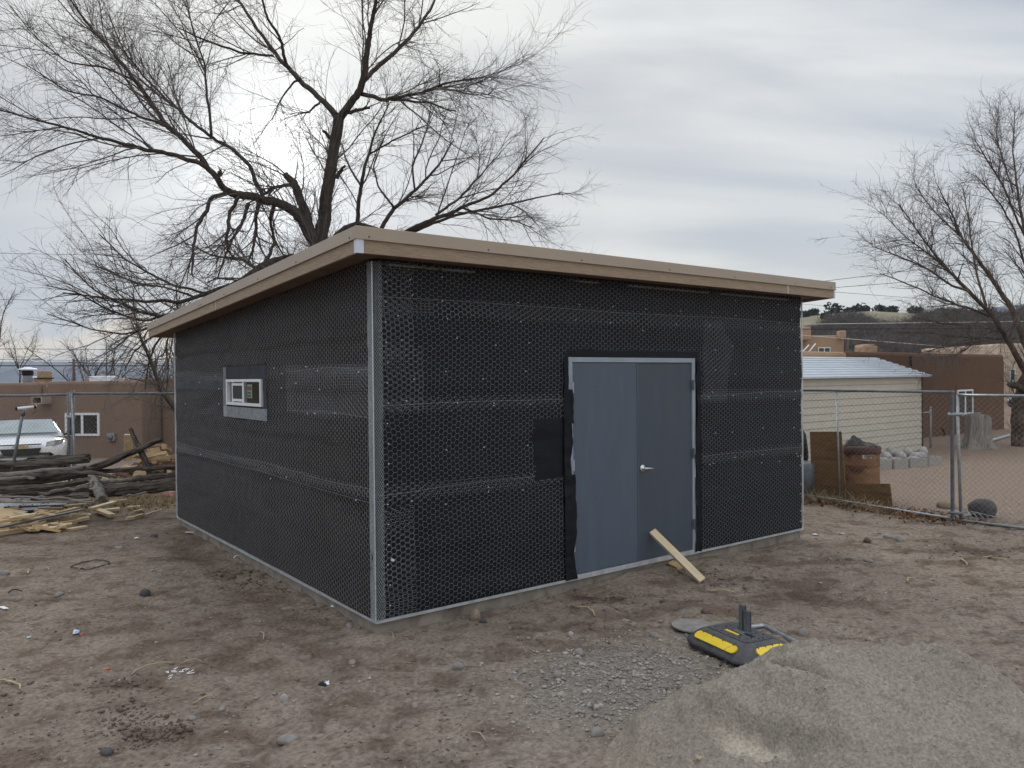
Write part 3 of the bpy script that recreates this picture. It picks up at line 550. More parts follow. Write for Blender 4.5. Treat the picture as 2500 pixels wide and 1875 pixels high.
# ------------------------------------------------------------------ bare trees
def resample(P, r, n):
    P = np.asarray(P, float); s = np.concatenate([[0], np.cumsum(np.linalg.norm(np.diff(P, axis=0), axis=1))]); t = np.linspace(0, s[-1], n)
    for _ in range(1):                              # light smoothing of the corners
        Q = np.stack([np.interp(t, s, P[:, i]) for i in range(3)], 1); rr_ = np.interp(t, s, r)
    Q[1:-1] = .25*Q[:-2]+.5*Q[1:-1]+.25*Q[2:]
    return Q, rr_
THK = .60
def trace(pts, d0, d1, conv, wob=.02):
    # pts (x, y, radius in photo pixels); depth runs from d0 to d1
    n = len(pts); ds = np.linspace(d0, d1, n); P = np.array([D(*conv(x, y), d) for (x, y, r), d in zip(pts, ds)]); rad = np.array([r*THK*d/CF for (x, y, r), d in zip(pts, ds)])
    m_ = 6*n; Q, rr_ = resample(P, rad, m_); w = RNG.normal(0, wob, (m_, 3)); w[0] = w[-1] = 0
    w = (w+np.roll(w, 1, 0)+np.roll(w, -1, 0))/3; w[0] = 0
    return Q+w*np.minimum(1, rr_/.03)[:, None], rr_
def children(P, Rd, per, lf, lspread, K, ang, up, droop, rmin, rmax, rng, t0=.12, jit=.16, lmin=.1, out=None):
    """P (M,K0,3): parents. Returns children (m,K,3) and their radii."""
    Mn, K0 = Rd.shape; L = np.linalg.norm(np.diff(P, axis=1), axis=2).sum(1)
    cnt = np.maximum(0, rng.poisson(np.clip(L*per, 0, 60))); idx = np.repeat(np.arange(Mn), cnt); m_ = len(idx)
    if m_ == 0: return None
    t = t0+(1-t0)*rng.random(m_)**.9; q = t*(K0-1); i0 = np.minimum(q.astype(int), K0-2); fr_ = (q-i0)[:, None]
    p0 = P[idx, i0]*(1-fr_)+P[idx, i0+1]*fr_; tg = P[idx, i0+1]-P[idx, i0]; tg /= np.linalg.norm(tg, axis=1)[:, None]+1e-9
    pr_ = Rd[idx, i0]*(1-fr_[:, 0])+Rd[idx, i0+1]*fr_[:, 0]
    ax = rng.normal(size=(m_, 3)); ax -= (ax*tg).sum(1)[:, None]*tg; ax /= np.linalg.norm(ax, axis=1)[:, None]+1e-9
    an = rng.normal(ang, .18, m_)[:, None]; d = tg*np.cos(an)+ax*np.sin(an)
    ln = np.maximum(lmin, lf*(1-.45*t)*np.exp(rng.normal(0, lspread, m_)))
    if out is not None: ln = np.minimum(ln, out*L[idx])
    st = (ln/(K-1))[:, None]; C = np.zeros((m_, K, 3)); C[:, 0] = p0; bend = rng.normal(0, jit, (m_, 3))
    for k in range(1, K):
        d = d+rng.normal(0, jit, (m_, 3))+bend*.35; d[:, 2] += up-droop*(k/K); d /= np.linalg.norm(d, axis=1)[:, None]; C[:, k] = C[:, k-1]+d*st
    r0 = np.clip(pr_*.62, rmin, rmax); rd = r0[:, None]*(1-np.linspace(0, 1, K)**1.2*.72)[None]; rd = np.maximum(rd, rmin*.55)
    return C, rd
def pack(lst, K):                                   # list of (P, r) polylines -> arrays of K points
    Q = [resample(p, r, K) for p, r in lst]; return np.stack([q[0] for q in Q]), np.stack([q[1] for q in Q])
def tree(name, label, cat, limbs, spec, base, mt_t, mt_b, seed, group=None):
    rng = np.random.default_rng(seed); root = thing(name, label, cat, base, group)
    mm = MB()
    for p, r in limbs: mm.tube(p, r, 9 if r.max() > .04 else 6)
    mm.build('trunk', mt_t, root, True)
    P, Rd = pack(limbs, 24); V = []; Fq = []; n = 0; cur = [(P, Rd)]
    for li, s in enumerate(spec):
        nxt = []
        for P, Rd in cur:
            c_ = children(P, Rd, rng=rng, **s)
            if c_ is not None: nxt.append(c_)
        for C, rd in nxt:
            v, f = tubes(C, rd, 4 if li == 0 else 3); V.append(v); Fq.append(f+n); n += len(v)
        cur = nxt+(cur if li == 0 else [])
    fastmesh('crown', np.concatenate(V), np.concatenate(Fq), mt_b, root, True, kind='stuff')
    return root
ca1 = lambda x, y: (x*.6329, y*.6329)
def TA(pts, d0, d1): return trace(pts, d0, d1, ca1)
LA = [TA([(1238, 1080, 32), (1240, 935, 29), (1258, 760, 25), (1288, 570, 22), (1305, 450, 22)], 14.5, 14.4),
 TA([(1305, 460, 18), (1350, 410, 15), (1395, 330, 14), (1415, 220, 12), (1430, 100, 9), (1450, 0, 7), (1480, -150, 4)], 14.4, 13.4),
 TA([(1400, 315, 10), (1480, 240, 9), (1570, 150, 7), (1660, 40, 5), (1710, -80, 3)], 14.1, 15.5), TA([(1393, 362, 9), (1480, 385, 8), (1600, 365, 6), (1720, 320, 4), (1850, 300, 2.5)], 14.2, 13),
 TA([(1500, 383, 5), (1640, 395, 4), (1760, 430, 2.5)], 13.9, 14.6), TA([(1300, 448, 14), (1240, 385, 11), (1150, 300, 10), (1070, 220, 8), (980, 90, 6), (920, 0, 5), (860, -90, 3)], 14.4, 15.6),
 TA([(1115, 265, 7), (1080, 160, 6), (1030, 60, 5), (1000, -40, 3)], 14.7, 14), TA([(1055, 215, 5), (930, 205, 4.5), (800, 160, 4), (690, 110, 2.5)], 14.9, 14.2),
 TA([(1235, 388, 5), (1190, 435, 4), (1150, 440, 2)], 14.5, 14.3), TA([(1315, 437, 9), (1370, 428, 7), (1425, 418, 5)], 14.4, 14.0), TA([(1285, 545, 8), (1262, 520, 7), (1245, 505, 5)], 14.4, 14.2), TA([(1300, 690, 9), (1318, 655, 7), (1330, 640, 5)], 14.4, 14.2),
 TA([(1225, 1080, 30), (1212, 930, 25), (1195, 870, 22), (1170, 790, 18), (1130, 705, 16), (1098, 668, 12)], 14.4, 14.2), TA([(1125, 708, 8), (1060, 722, 7), (1005, 755, 5)], 14.2, 13.9),
 TA([(1205, 925, 22), (1150, 830, 20), (1090, 785, 18), (1010, 765, 17), (920, 750, 16), (875, 735, 15)], 14.4, 13.6),
 TA([(880, 738, 14), (830, 680, 12), (760, 590, 11), (650, 490, 10), (585, 400, 9), (520, 310, 8), (430, 190, 6), (330, 80, 5), (250, -30, 3)], 13.6, 12.6),
 TA([(800, 648, 10), (720, 610, 9), (600, 580, 8), (480, 560, 7), (380, 530, 6), (280, 500, 5), (150, 465, 4), (0, 425, 3), (-110, 400, 2)], 13.4, 12.2),
 TA([(1015, 752, 9), (970, 650, 8), (900, 575, 7.5), (830, 540, 7), (740, 470, 6), (660, 400, 5), (560, 300, 4), (480, 200, 3), (420, 60, 2)], 13.9, 14.6),
 TA([(815, 525, 6), (800, 380, 5), (790, 250, 4), (740, 100, 3), (720, 0, 2)], 14.1, 14.8), TA([(650, 490, 6), (540, 450, 5), (400, 380, 4), (250, 345, 3), (100, 250, 2)], 13.1, 12.4),
 TA([(520, 310, 5), (400, 260, 4), (260, 240, 3), (120, 130, 2), (40, 20, 1.5)], 12.9, 12.2), TA([(700, 535, 5), (560, 420, 4), (480, 300, 3), (400, 130, 2.5), (380, -20, 2)], 13.2, 14.2), TA([(1160, 300, 5), (1120, 330, 4), (1080, 390, 3), (1050, 460, 2)], 14.7, 15.2),
 TA([(880, 742, 10), (820, 760, 8), (780, 830, 8), (755, 900, 6), (745, 980, 5), (740, 1060, 3)], 13.6, 13.2), TA([(920, 760, 8), (880, 840, 7), (870, 930, 5), (900, 1000, 3)], 13.7, 13.4),
 TA([(1000, 775, 9), (985, 850, 7), (985, 930, 6), (955, 1020, 4)], 13.9, 13.7), TA([(960, 785, 8), (930, 860, 6), (880, 960, 4), (840, 1070, 3)], 13.8, 13.3), TA([(1060, 790, 7), (1040, 860, 6), (1060, 930, 4), (1100, 1000, 3)], 14.1, 14.5), TA([(845, 665, 9), (853, 680, 7), (850, 655, 4)], 13.4, 13.4)]
SPA = [dict(per=3.0, lf=1.8, lspread=.35, K=9, ang=.62, up=.035, droop=.05, rmin=.0045, rmax=.015, t0=.18, jit=.09, lmin=.3, out=.75),
       dict(per=6.2, lf=.95, lspread=.40, K=7, ang=.62, up=.03, droop=.06, rmin=.0026, rmax=.006, t0=.1, jit=.12, lmin=.12),
       dict(per=8.5, lf=.44, lspread=.40, K=5, ang=.70, up=.03, droop=.08, rmin=.0021, rmax=.0034, t0=.1, jit=.16, lmin=.06)]
b_ = G(775, 1290); b_ = D(781, 900, 14.5); b_[2] = onground(b_[0], b_[1])
LA[0] = (np.concatenate([[b_-[0, 0, .2], b_+[0, 0, .4]], LA[0][0]]), np.concatenate([[.42, .30], LA[0][1]]))
tree('elm_tree', 'large bare dark elm with broken stubs standing behind the workshop roof', 'tree', LA, SPA, b_, M['bark'], M['twig'], 101)
# the low spreading tree whose grey boughs hang over the eave at the left
LN = [TA([(1130, 1000, 26), (1050, 1015, 24), (980, 1060, 20), (900, 1100, 12), (760, 1150, 8), (560, 1165, 6), (400, 1150, 4), (240, 1130, 2.5)], 15.2, 13.0), TA([(900, 1100, 9), (800, 1180, 7), (640, 1230, 6), (500, 1190, 5), (350, 1110, 3), (250, 1000, 2)], 14.6, 13.2),
 TA([(820, 1170, 7), (700, 1200, 6), (560, 1240, 5), (420, 1200, 4), (300, 1130, 3), (180, 1100, 2)], 14.2, 12.6), TA([(900, 1095, 7), (780, 1130, 6), (620, 1080, 5), (480, 1000, 3.5), (380, 900, 2)], 14.6, 14.8),
 TA([(700, 1210, 6), (600, 1260, 5), (480, 1290, 4), (350, 1270, 3), (180, 1210, 2)], 13.9, 13.0), TA([(720, 1210, 6), (660, 1250, 5), (600, 1330, 4), (570, 1420, 3), (560, 1500, 2)], 13.9, 13.4), TA([(760, 1150, 5), (650, 1110, 4), (520, 1090, 3), (330, 1010, 2)], 14.2, 13.5),
 TA([(600, 1290, 4), (520, 1350, 3), (480, 1430, 2)], 13.6, 13.2), TA([(660, 1250, 4), (640, 1330, 3), (650, 1420, 2.5), (640, 1520, 2)], 13.7, 13.6), TA([(990, 1040, 8), (940, 1000, 6), (830, 990, 4), (700, 930, 2.5)], 14.9, 15.4), TA([(1020, 1025, 8), (1060, 940, 6), (1040, 840, 4), (1060, 760, 2)], 15, 15.8)]
b_ = D(715, 900, 15.3); b_[2] = onground(b_[0], b_[1])
LN.append((np.stack([b_-[0, 0, .2], b_+[0, 0, 1.2], LN[0][0][0]]), np.array([.36, .3, .22])))
SPN = [dict(per=3.0, lf=1.35, lspread=.35, K=9, ang=.60, up=.03, droop=.05, rmin=.005, rmax=.014, t0=.2, jit=.10, lmin=.3, out=.8),
       dict(per=5.6, lf=.66, lspread=.40, K=7, ang=.62, up=.02, droop=.06, rmin=.0032, rmax=.008, t0=.1, jit=.13, lmin=.12),
       dict(per=7.5, lf=.32, lspread=.40, K=5, ang=.70, up=.03, droop=.08, rmin=.0021, rmax=.0034, t0=.1, jit=.17, lmin=.06)]
tree('spreading_tree', 'low grey bare tree spreading left over the shorter eave', 'tree', LN, SPN, b_, M['bark'], M['twig_l'], 102)
LB = [TA([(1375, 880, 9), (1390, 740, 8), (1410, 620, 6), (1450, 500, 4), (1500, 400, 2)], 17, 16.5), TA([(1470, 885, 9), (1520, 800, 8), (1600, 740, 6), (1690, 640, 4.5), (1750, 540, 2.5)], 17, 17.6), TA([(1560, 900, 10), (1660, 850, 9), (1780, 800, 7), (1900, 750, 5), (2010, 640, 4), (2100, 530, 2)], 17, 16),
 TA([(1590, 895, 7), (1750, 830, 6), (1900, 800, 5), (2050, 770, 3.5), (2170, 740, 2)], 17, 17.8), TA([(1280, 930, 14), (1330, 880, 13), (1385, 866, 12), (1470, 890, 11), (1560, 910, 10)], 17, 17), TA([(1395, 720, 5), (1345, 640, 4), (1320, 560, 2.5)], 16.9, 17.3), TA([(1680, 830, 6), (1780, 760, 5), (1840, 690, 4), (1930, 590, 2)], 17, 17.4),
 TA([(1600, 735, 5), (1590, 640, 4), (1640, 520, 3), (1660, 430, 2)], 17.3, 18), TA([(1420, 600, 4), (1480, 560, 3.5), (1560, 520, 3), (1650, 480, 2)], 16.8, 16), TA([(1780, 800, 5), (1880, 840, 4), (1980, 850, 3), (2060, 880, 2)], 16.6, 16), TA([(1520, 800, 5), (1460, 720, 4), (1440, 640, 3), (1480, 540, 2)], 17.1, 17.5)]
b_ = D(790, 900, 17.2); b_[2] = onground(b_[0], b_[1])
LB.append((np.stack([b_-[0, 0, .2], b_+[0, 0, 1.4], LB[4][0][0]]), np.array([.34, .28, .16])))
SPB = [dict(per=2.1, lf=1.7, lspread=.35, K=9, ang=.55, up=.05, droop=.05, rmin=.005, rmax=.016, t0=.15, jit=.09, lmin=.3, out=.8),
       dict(per=6.2, lf=.9, lspread=.40, K=7, ang=.60, up=.03, droop=.06, rmin=.0034, rmax=.008, t0=.1, jit=.13, lmin=.12),
       dict(per=9, lf=.42, lspread=.40, K=5, ang=.70, up=.03, droop=.08, rmin=.0023, rmax=.0034, t0=.1, jit=.17, lmin=.06)]
tree('thin_stemmed_tree', 'thin-stemmed bare tree fanning out behind the roof peak, right of the dark elm', 'tree', LB, SPB, b_, M['bark'], M['twig'], 103)
cz = lambda x, y: (2050+.5422*x, 200+.5422*y)
def TR(pts, d0, d1): return trace([(x, y, r*.62) for x, y, r in pts], d0, d1, cz)
LR = [TR([(805, 1645, 44), (800, 1560, 40), (803, 1480, 38), (815, 1400, 36), (850, 1300, 32), (870, 1230, 30)], 22.6, 22.6), TR([(850, 1320, 24), (800, 1245, 19), (740, 1130, 17), (690, 1060, 15), (600, 960, 12), (500, 860, 9), (400, 740, 6), (330, 640, 4), (265, 550, 2.5)], 22.5, 20.5),
 TR([(870, 1250, 26), (815, 1130, 22), (770, 1010, 17), (710, 930, 14), (640, 820, 11), (560, 720, 8), (500, 590, 5), (445, 470, 2.5)], 22.6, 23.5), TR([(600, 960, 8), (480, 900, 7), (360, 820, 5), (240, 775, 4), (145, 740, 2)], 21.5, 20), TR([(690, 1060, 9), (560, 1010, 7), (420, 960, 5), (280, 900, 4), (180, 860, 2)], 22, 21),
 TR([(660, 1010, 9), (620, 880, 7), (600, 760, 5), (580, 620, 4), (555, 480, 2)], 21.8, 22.8), TR([(740, 1130, 8), (600, 1090, 6), (470, 1090, 4.5), (330, 1060, 2.5)], 22.2, 20.8), TR([(750, 1150, 8), (620, 1170, 6), (480, 1190, 4), (350, 1225, 2)], 22.2, 21), TR([(760, 1160, 7), (560, 1150, 5), (400, 1130, 4), (240, 1130, 2)], 22.3, 22),
 TR([(870, 1240, 22), (880, 1050, 18), (850, 900, 14), (840, 700, 10), (800, 500, 7), (780, 300, 4), (790, 110, 2)], 22.6, 24), TR([(842, 720, 8), (740, 480, 6), (650, 330, 4), (600, 250, 2)], 23, 22), TR([(850, 880, 8), (780, 640, 6), (700, 520, 5), (610, 420, 2.5)], 22.8, 21.6), TR([(640, 820, 7), (540, 690, 5), (430, 590, 4), (340, 470, 2)], 23, 24), TR([(780, 500, 5), (720, 300, 4), (700, 200, 2)], 23.5, 24.2),
 TR([(500, 860, 6), (420, 790, 5), (300, 700, 3.5), (200, 600, 2)], 21, 20), TR([(720, 1100, 7), (640, 1150, 5), (560, 1210, 3.5), (480, 1260, 2)], 22.3, 21.5), TR([(870, 1240, 20), (960, 1050, 16), (1050, 800, 10), (1080, 500, 5)], 22.6, 23), TR([(840, 1000, 7), (800, 1050, 5), (720, 1180, 3)], 22.6, 22), TR([(835, 1385, 22), (790, 1372, 19), (765, 1362, 16)], 22.5, 22.2)]
SPR = [dict(per=2.8, lf=.92, lspread=.35, K=9, ang=.55, up=.035, droop=.04, rmin=.006, rmax=.022, t0=.2, jit=.09, lmin=.3, out=.75),
       dict(per=5.6, lf=.95, lspread=.40, K=7, ang=.60, up=.03, droop=.05, rmin=.0045, rmax=.010, t0=.1, jit=.12, lmin=.12),
       dict(per=6.5, lf=.48, lspread=.40, K=5, ang=.70, up=.03, droop=.06, rmin=.0038, rmax=.005, t0=.1, jit=.16, lmin=.06)]
b_ = G(2484, 1090); b_[2] = onground(b_[0], b_[1])
tree('leaning_tree', 'bare tree at the right edge with limbs leaning over the dark brown house', 'tree', LR, SPR, b_, M['bark_r'], M['twig'], 104)
def smalltree(name, label, px, py, d, hgt, seed, mt='twig', spread=.8, group=None, stems=5, dens=1.):
    rng = np.random.default_rng(seed); b = D(px, py, d); b[2] = onground(b[0], b[1]) if d < 60 else b[2]; limbs = []
    h0 = hgt*.22; limbs.append((np.array([b-[0, 0, .3], b+[.05, 0, h0*.5], b+[0, .05, h0]]), np.array([.05, .042, .036])*hgt/4*1.3))
    for i in range(stems):
        a = i*6.283/stems+rng.uniform(-.5, .5); dv = np.array([math.cos(a)*spread, math.sin(a)*spread, 1.15]); dv /= np.linalg.norm(dv); p = [b+[0, 0, h0]]; 
        for k in range(6): dv = dv+rng.normal(0, .12, 3)+[0, 0, .05]; dv /= np.linalg.norm(dv); p.append(p[-1]+dv*hgt*.14)
        limbs.append((np.array(p), np.linspace(.028, .007, 7)*hgt/4*1.3))
    s = hgt/5; w = d/CF
    spec = [dict(per=3.2*dens/s, lf=1.3*s, lspread=.35, K=7, ang=.6, up=.03, droop=.03, rmin=max(.005, w*.28), rmax=.02, t0=.15, jit=.12, lmin=.2*s), dict(per=4.0*dens/s, lf=.6*s, lspread=.4, K=5, ang=.65, up=.02, droop=.04, rmin=max(.004, w*.22), rmax=.01, t0=.1, jit=.16, lmin=.1*s)]
    return tree(name, label, 'tree', limbs, spec, b, M['bark'], M[mt], seed, group)
smalltree('far_tree', 'bare tree beyond the brown house roof, nearer the vent pipe', 208, 930, 48, 5.6, 501, 'twig', .9); smalltree('far_tree', 'bare tree beyond the brown house roof, beside the white roof unit', 262, 930, 50, 5.6, 502, 'twig', .9)
smalltree('far_tree', 'hazy bare tree cut off by the left picture edge', -8, 930, 60, 7.0, 503, 'twig', .7); smalltree('far_tree', 'dense bare thicket tree hanging behind the workshop corner', 470, 1010, 19, 4.6, 504, 'twig_l', .8, None, 7, 1.5)
smalltree('far_tree', 'faint low bare tree on the horizon left of the vent pipe', 48, 930, 75, 4.5, 505, 'twig_l', .9)
smalltree('far_tree', 'bare twig tips poking above the middle of the long roof edge', 1652, 820, 24, 4.75, 506, 'twig_l', .12, None, 2, .35); smalltree('far_tree', 'forked bare twig tips above the right half of the long roof edge', 1766, 820, 24, 4.45, 507, 'twig_l', .16, None, 3, .35)
# ------------------------------------------------------------------ chain-link fences
def chain(name, p0, p1, z0, z1, parent, cell=.078, rad=.0017, sag=None):
    p0, p1 = np.asarray(p0, float), np.asarray(p1, float); L = np.linalg.norm(p1-p0); H = z1-z0; A = []; C = []
    for s_ in (1, -1):
        for k in np.arange(-H-cell, L+H+cell, cell):
            # the line s = k + s_*(z-z0), clipped to the panel, in short pieces so the wire can zigzag out of plane
            za, zb = 0., H
            if s_ > 0: za = max(za, -k); zb = min(zb, L-k)
            else: za = max(za, k-L); zb = min(zb, k)
            if zb-za < .01: continue
            n = max(1, int((zb-za)/(cell/2))); zz = np.linspace(za, zb, n+1); A += [(k+s_*zz[i], zz[i], s_) for i in range(n)]; C += [(k+s_*zz[i+1], zz[i+1], s_) for i in range(n)]
    A, C = np.array(A), np.array(C); u = (p1-p0)/L; nn = np.array([-u[1], u[0], 0]); nn /= np.linalg.norm(nn)
    def P(q): return p0+q[:, :1]*u+np.array([0, 0, 1.])*q[:, 1:2]+nn*(.003*np.sin(q[:, 1:2]/cell*2*math.pi)*q[:, 2:3]+.012*vn(q[:, 0]*1.3, q[:, 1]*1.3, 3)[:, None])
    p0 = p0+np.array([0, 0, z0])*0; p0 = np.array([p0[0], p0[1], z0]); 
    return wires(name, P(A), P(C), rad, M['link'], parent, kind='stuff')
def pipe(name, pts, r, mt, parent, n=8): return MB().tube(pts, r, n).build(name, M[mt], parent, True)
# right: a fixed panel and a gate panel, running from behind the workshop towards the camera's right
FD = np.array([-BN[0], -BN[1]]); FP = G(2331, 1272)[:2]                         # heavy post where the two panels meet
def fp(s, z, o=0): return np.array([FP[0]+FD[0]*s-FD[1]*o*-1, FP[1]+FD[1]*s+FD[0]*o*-1*-1, z])
gpost = onground(*FP)
fr_ = thing('chain_link_fence', 'chain-link fence panel with a rusty top rail between the workshop and the heavy post', 'fence', (FP[0], FP[1], gpost))
pipe('top_rail', [fp(-4.6, 1.74), fp(-2, 1.755), fp(0, 1.745)], .021, 'galv_dark', fr_); pipe('bottom_rail', [fp(-4.6, gpost+.10), fp(-2.2, gpost+.10), fp(0, gpost+.03)], .020, 'galv', fr_)
MB().box(fp(-.03, (gpost+1.77)/2-.02), (.046, .046, 1.80-gpost), rotm(0, 0, math.atan2(FD[1], FD[0]))).build('post', M['galv_dark'], fr_, bevel=.01)
pipe('brace', [fp(-1.77, gpost+.1), fp(-1.82, 1.74)], .015, 'galv', fr_); pipe('post', [fp(-4.4, gpost-.1), fp(-4.4, 1.76)], .022, 'galv', fr_)
chain('chain_link', fp(-4.6, 0, .022), fp(-.06, 0, .022), gpost+.09, 1.745, fr_)
gt = thing('chain_link_gate', 'bright galvanised chain-link gate panel at the right edge, leaning on the heavy post', 'gate', fp(.08, gpost))
pipe('frame_stile', [fp(.085, gpost+.02), fp(.06, .8), fp(.045, 1.70)], .021, 'galv', gt); pipe('top_rail', [fp(.05, 1.705), fp(1.2, 1.70), fp(2.6, 1.70)], .021, 'galv', gt); pipe('bottom_rail', [fp(.09, gpost+.02), fp(1.2, gpost+.03), fp(2.6, gpost+.03)], .020, 'galv', gt); pipe('frame_stile', [fp(2.6, gpost+.02), fp(2.6, 1.70)], .021, 'galv', gt)
for z in (.0, 1.42): MB().tube([fp(-.08, z), fp(.12, z+.005)], .030, 8).build('hinge_band', M['galv'], gt)
chain('chain_link', fp(.07, 0, .02), fp(2.6, 0, .02), gpost+.03, 1.70, gt)
# left: low fence line behind the log heap
Lf0, Lf1 = D(-160, 966, 14.6), D(172, 962, 14.0); Lf2 = D(470, 960, 13.4); zt1, zt2 = Lf1[2], Lf2[2]
def gl(p): return onground(p[0], p[1])
fl = thing('chain_link_fence', 'long chain-link fence in front of the brown house, right of the paired posts', 'fence', (Lf1[0], Lf1[1], gl(Lf1)))
pipe('top_rail', [D(178, 961, 13.95), D(320, 961, 13.7), Lf2], .022, 'galv_dark', fl); pipe('post', [np.array([*D(178, 960, 13.95)[:2], gl(Lf1)-.2]), D(177, 960, 13.95)+[0, 0, .05]], .030, 'galv_dark', fl)
pipe('brace', [np.array([*D(178, 960, 13.9)[:2], gl(Lf1)-.1])-[-.05, 0, 0], D(175, 962, 13.92)], .018, 'galv', fl)
MB().tube([D(164, 1018, 13.95), D(182, 1018, 13.95)], .03, 8).build('latch', M['galv'], fl)
q0, q1 = D(182, 961, 13.94), Lf2; chain('chain_link', [q0[0], q0[1], 0], [q1[0], q1[1], 0], gl(q0)+.1, (zt1+zt2)/2, fl)
fg = thing('chain_link_gate', 'chain-link gate panel in front of the white car at the left edge', 'gate', (Lf0[0], Lf0[1], gl(Lf0)))
q0, q1 = Lf0, D(166, 963, 14.0); pipe('top_rail', [q0, D(60, 966, 14.2), q1], .024, 'galv_dark', fg); pipe('frame_stile', [np.array([q1[0], q1[1], gl(q1)+.03]), q1+[0, 0, .03]], .024, 'galv_dark', fg)
chain('chain_link', [q0[0], q0[1], 0], [q1[0], q1[1], 0], gl(q1)+.05, q1[2], fg)
# ------------------------------------------------------------------ brown house behind the left fence
def face(px0, px1, d0, d1):                                                    # a vertical wall plane between two picture columns
    a, b = D(px0, 930, d0), D(px1, 930, d1); return a[:2], b[:2]
def housebox(name, poly, z0, z1, mt, parent, bev=.12, **k):
    n = len(poly); v = [[*p, z0] for p in poly]+[[*p, z1] for p in poly]
    return MB().add(v, [tuple(range(n))[::-1], tuple(range(n, 2*n))]+[(i, (i+1) % n, (i+1) % n+n, i+n) for i in range(n)]).build(name, mt if not isinstance(mt, str) else M[mt], parent, bevel=bev, **k)
A0, A1 = D(-260, 930, 27.6), D(345, 930, 26.4); hz0 = -.75
hv = (A1-A0)[:2]; hv /= np.linalg.norm(hv); hn = np.array([-hv[1], hv[0]])      # along the wall, and away from the camera
hw = thing('adobe_house', 'flat-roofed brown stucco house behind the white car and the left fence', 'house', (*A0[:2], hz0))
zp = D(250, 931, 26.6)[2]
def pxs(px, Y=27.): p = D(px, 930, Y); return (p[:2]-A0[:2]) @ hv
def hpt(s, o, z): return np.array([*(A0[:2]+hv*s+hn*o), z])
def hbox(s0, s1, o0, o1, z0, z1, name, mt, parent, bev=.0, **k):
    return MB().box(hpt((s0+s1)/2, (o0+o1)/2, (z0+z1)/2), (abs(s1-s0), abs(o1-o0), abs(z1-z0)), [[hv[0], hn[0], 0], [hv[1], hn[1], 0], [0, 0, 1]]).build(name, M[mt], parent, bevel=bev, **k)
s1_, s2_ = pxs(108, 27.1), pxs(126, 27.1); se = np.linalg.norm((A1-A0)[:2])
hbox(0, se, .0, 7.5, hz0, zp-.42, 'wall', 'adobe_l', hw, .05)
hbox(0, s1_, .001, .35, zp-.5, zp-.02, 'parapet', 'adobe_l', hw, .09); hbox(s2_, se, .001, .35, zp-.5, zp+.015, 'parapet', 'adobe_l', hw, .09); hbox(s1_-.3, se+.0, 2.6, 2.95, zp-.6, zp+.10, 'parapet', 'adobe_l', hw, .08, label='rear parapet showing above the front one')
hbox(s1_+.02, s2_-.02, .12, .34, zp-.5, zp-.18, 'parapet_notch', 'adobe_l', hw)
hbox(se+.02, se+6, 1.1, 8, hz0, zp+.12, 'side_wing', 'adobe_l', hw, .1)
wa, wb_ = D(162, 1008, 26.8), D(243, 1064, 26.6); sa_, sb_ = pxs(161, 26.8), pxs(243, 26.6); zA, zB = wb_[2], wa[2]; t = .075
wn_ = None
for b in ((sa_, sb_, zB-t, zB), (sa_, sb_, zA, zA+t), (sa_, sa_+t, zA+t, zB-t), (sb_-t, sb_, zA+t, zB-t), ((sa_+sb_)/2-.04, (sa_+sb_)/2+.04, zA+t, zB-t)):
    o = hbox(b[0], b[1], -.05, .02, b[2], b[3], 'window_frame', 'white', hw)
for b in ((sa_+t, (sa_+sb_)/2-.04), ((sa_+sb_)/2+.04, sb_-t)): hbox(b[0], b[1], -.02, .01, zA+t, zB-t, 'pane', 'darkglass', hw)
c0 = D(272, 1067, 26.5); s_ = pxs(272, 26.5); hbox(s_-.13, s_+.13, -.14, 0, c0[2]-.13, c0[2]+.13, 'meter_box', 'galv', hw, .01); MB().lathe(hpt(s_, -.14, c0[2]), [(.10, 0), (.10, .05), (.05, .08)], 16, (-hn[0], -hn[1], 0)).build('meter_dial', M['galv_dark'], hw, True)
c0 = D(116, 976, 26.9); s_ = pxs(116, 26.9)
m = MB(); 
for q in ((s_-.2, s_+.2, c0[2]-.13, c0[2]-.09), (s_-.2, s_-.15, c0[2]-.09, c0[2]+.09), (s_+.15, s_+.2, c0[2]-.09, c0[2]+.09)): m.box(hpt((q[0]+q[1])/2, -.22, (q[2]+q[3])/2), (q[1]-q[0], .5, q[3]-q[2]), [[hv[0], hn[0], 0], [hv[1], hn[1], 0], [0, 0, 1]])
m.box(hpt(s_, -.22, c0[2]+.11), (.4, .5, .04), [[hv[0], hn[0], 0], [hv[1], hn[1], 0], [0, 0, 1]]); m.build('drain_spout', M['canale'], hw); hbox(s_-.15, s_+.15, -.006, -.002, c0[2]-.09, c0[2]+.09, 'spout_hole', 'dark', hw)
def on_roof(px, py0, py1, d): return D(px, py0, d), D(px, py1, d)
a, b = on_roof(68, 935, 903, 29.5); m = MB(); m.lathe([a[0], a[1], a[2]-.3], [(.16, 0), (.16, b[2]-a[2]+.1), (.17, b[2]-a[2]+.12)], 14); vp = m.build('vent_pipe', M['bluesheet'], hw, True)
MB().lathe([a[0], a[1], b[2]-.22], [(.17, 0), (.20, .05), (.20, .16), (.16, .20)], 14).build('vent_collar', M['black'], vp, True); MB().lathe([a[0], a[1], b[2]+.0], [(.34, 0), (.30, .04), (.10, .10), (.02, .11)], 16).build('vent_cap', M['white'], vp, True)
a, b = on_roof(109, 925, 906, 31); MB().box([(a+b)[0]/2, a[1], (a[2]+b[2])/2-.2], (.30, .5, b[2]-a[2]+.4)).build('chimney', M['adobe_t'], hw, bevel=.02); MB().box([a[0], a[1], a[2]+.02], (.42, .55, .05)).build('chimney_flashing', M['black'], hw)
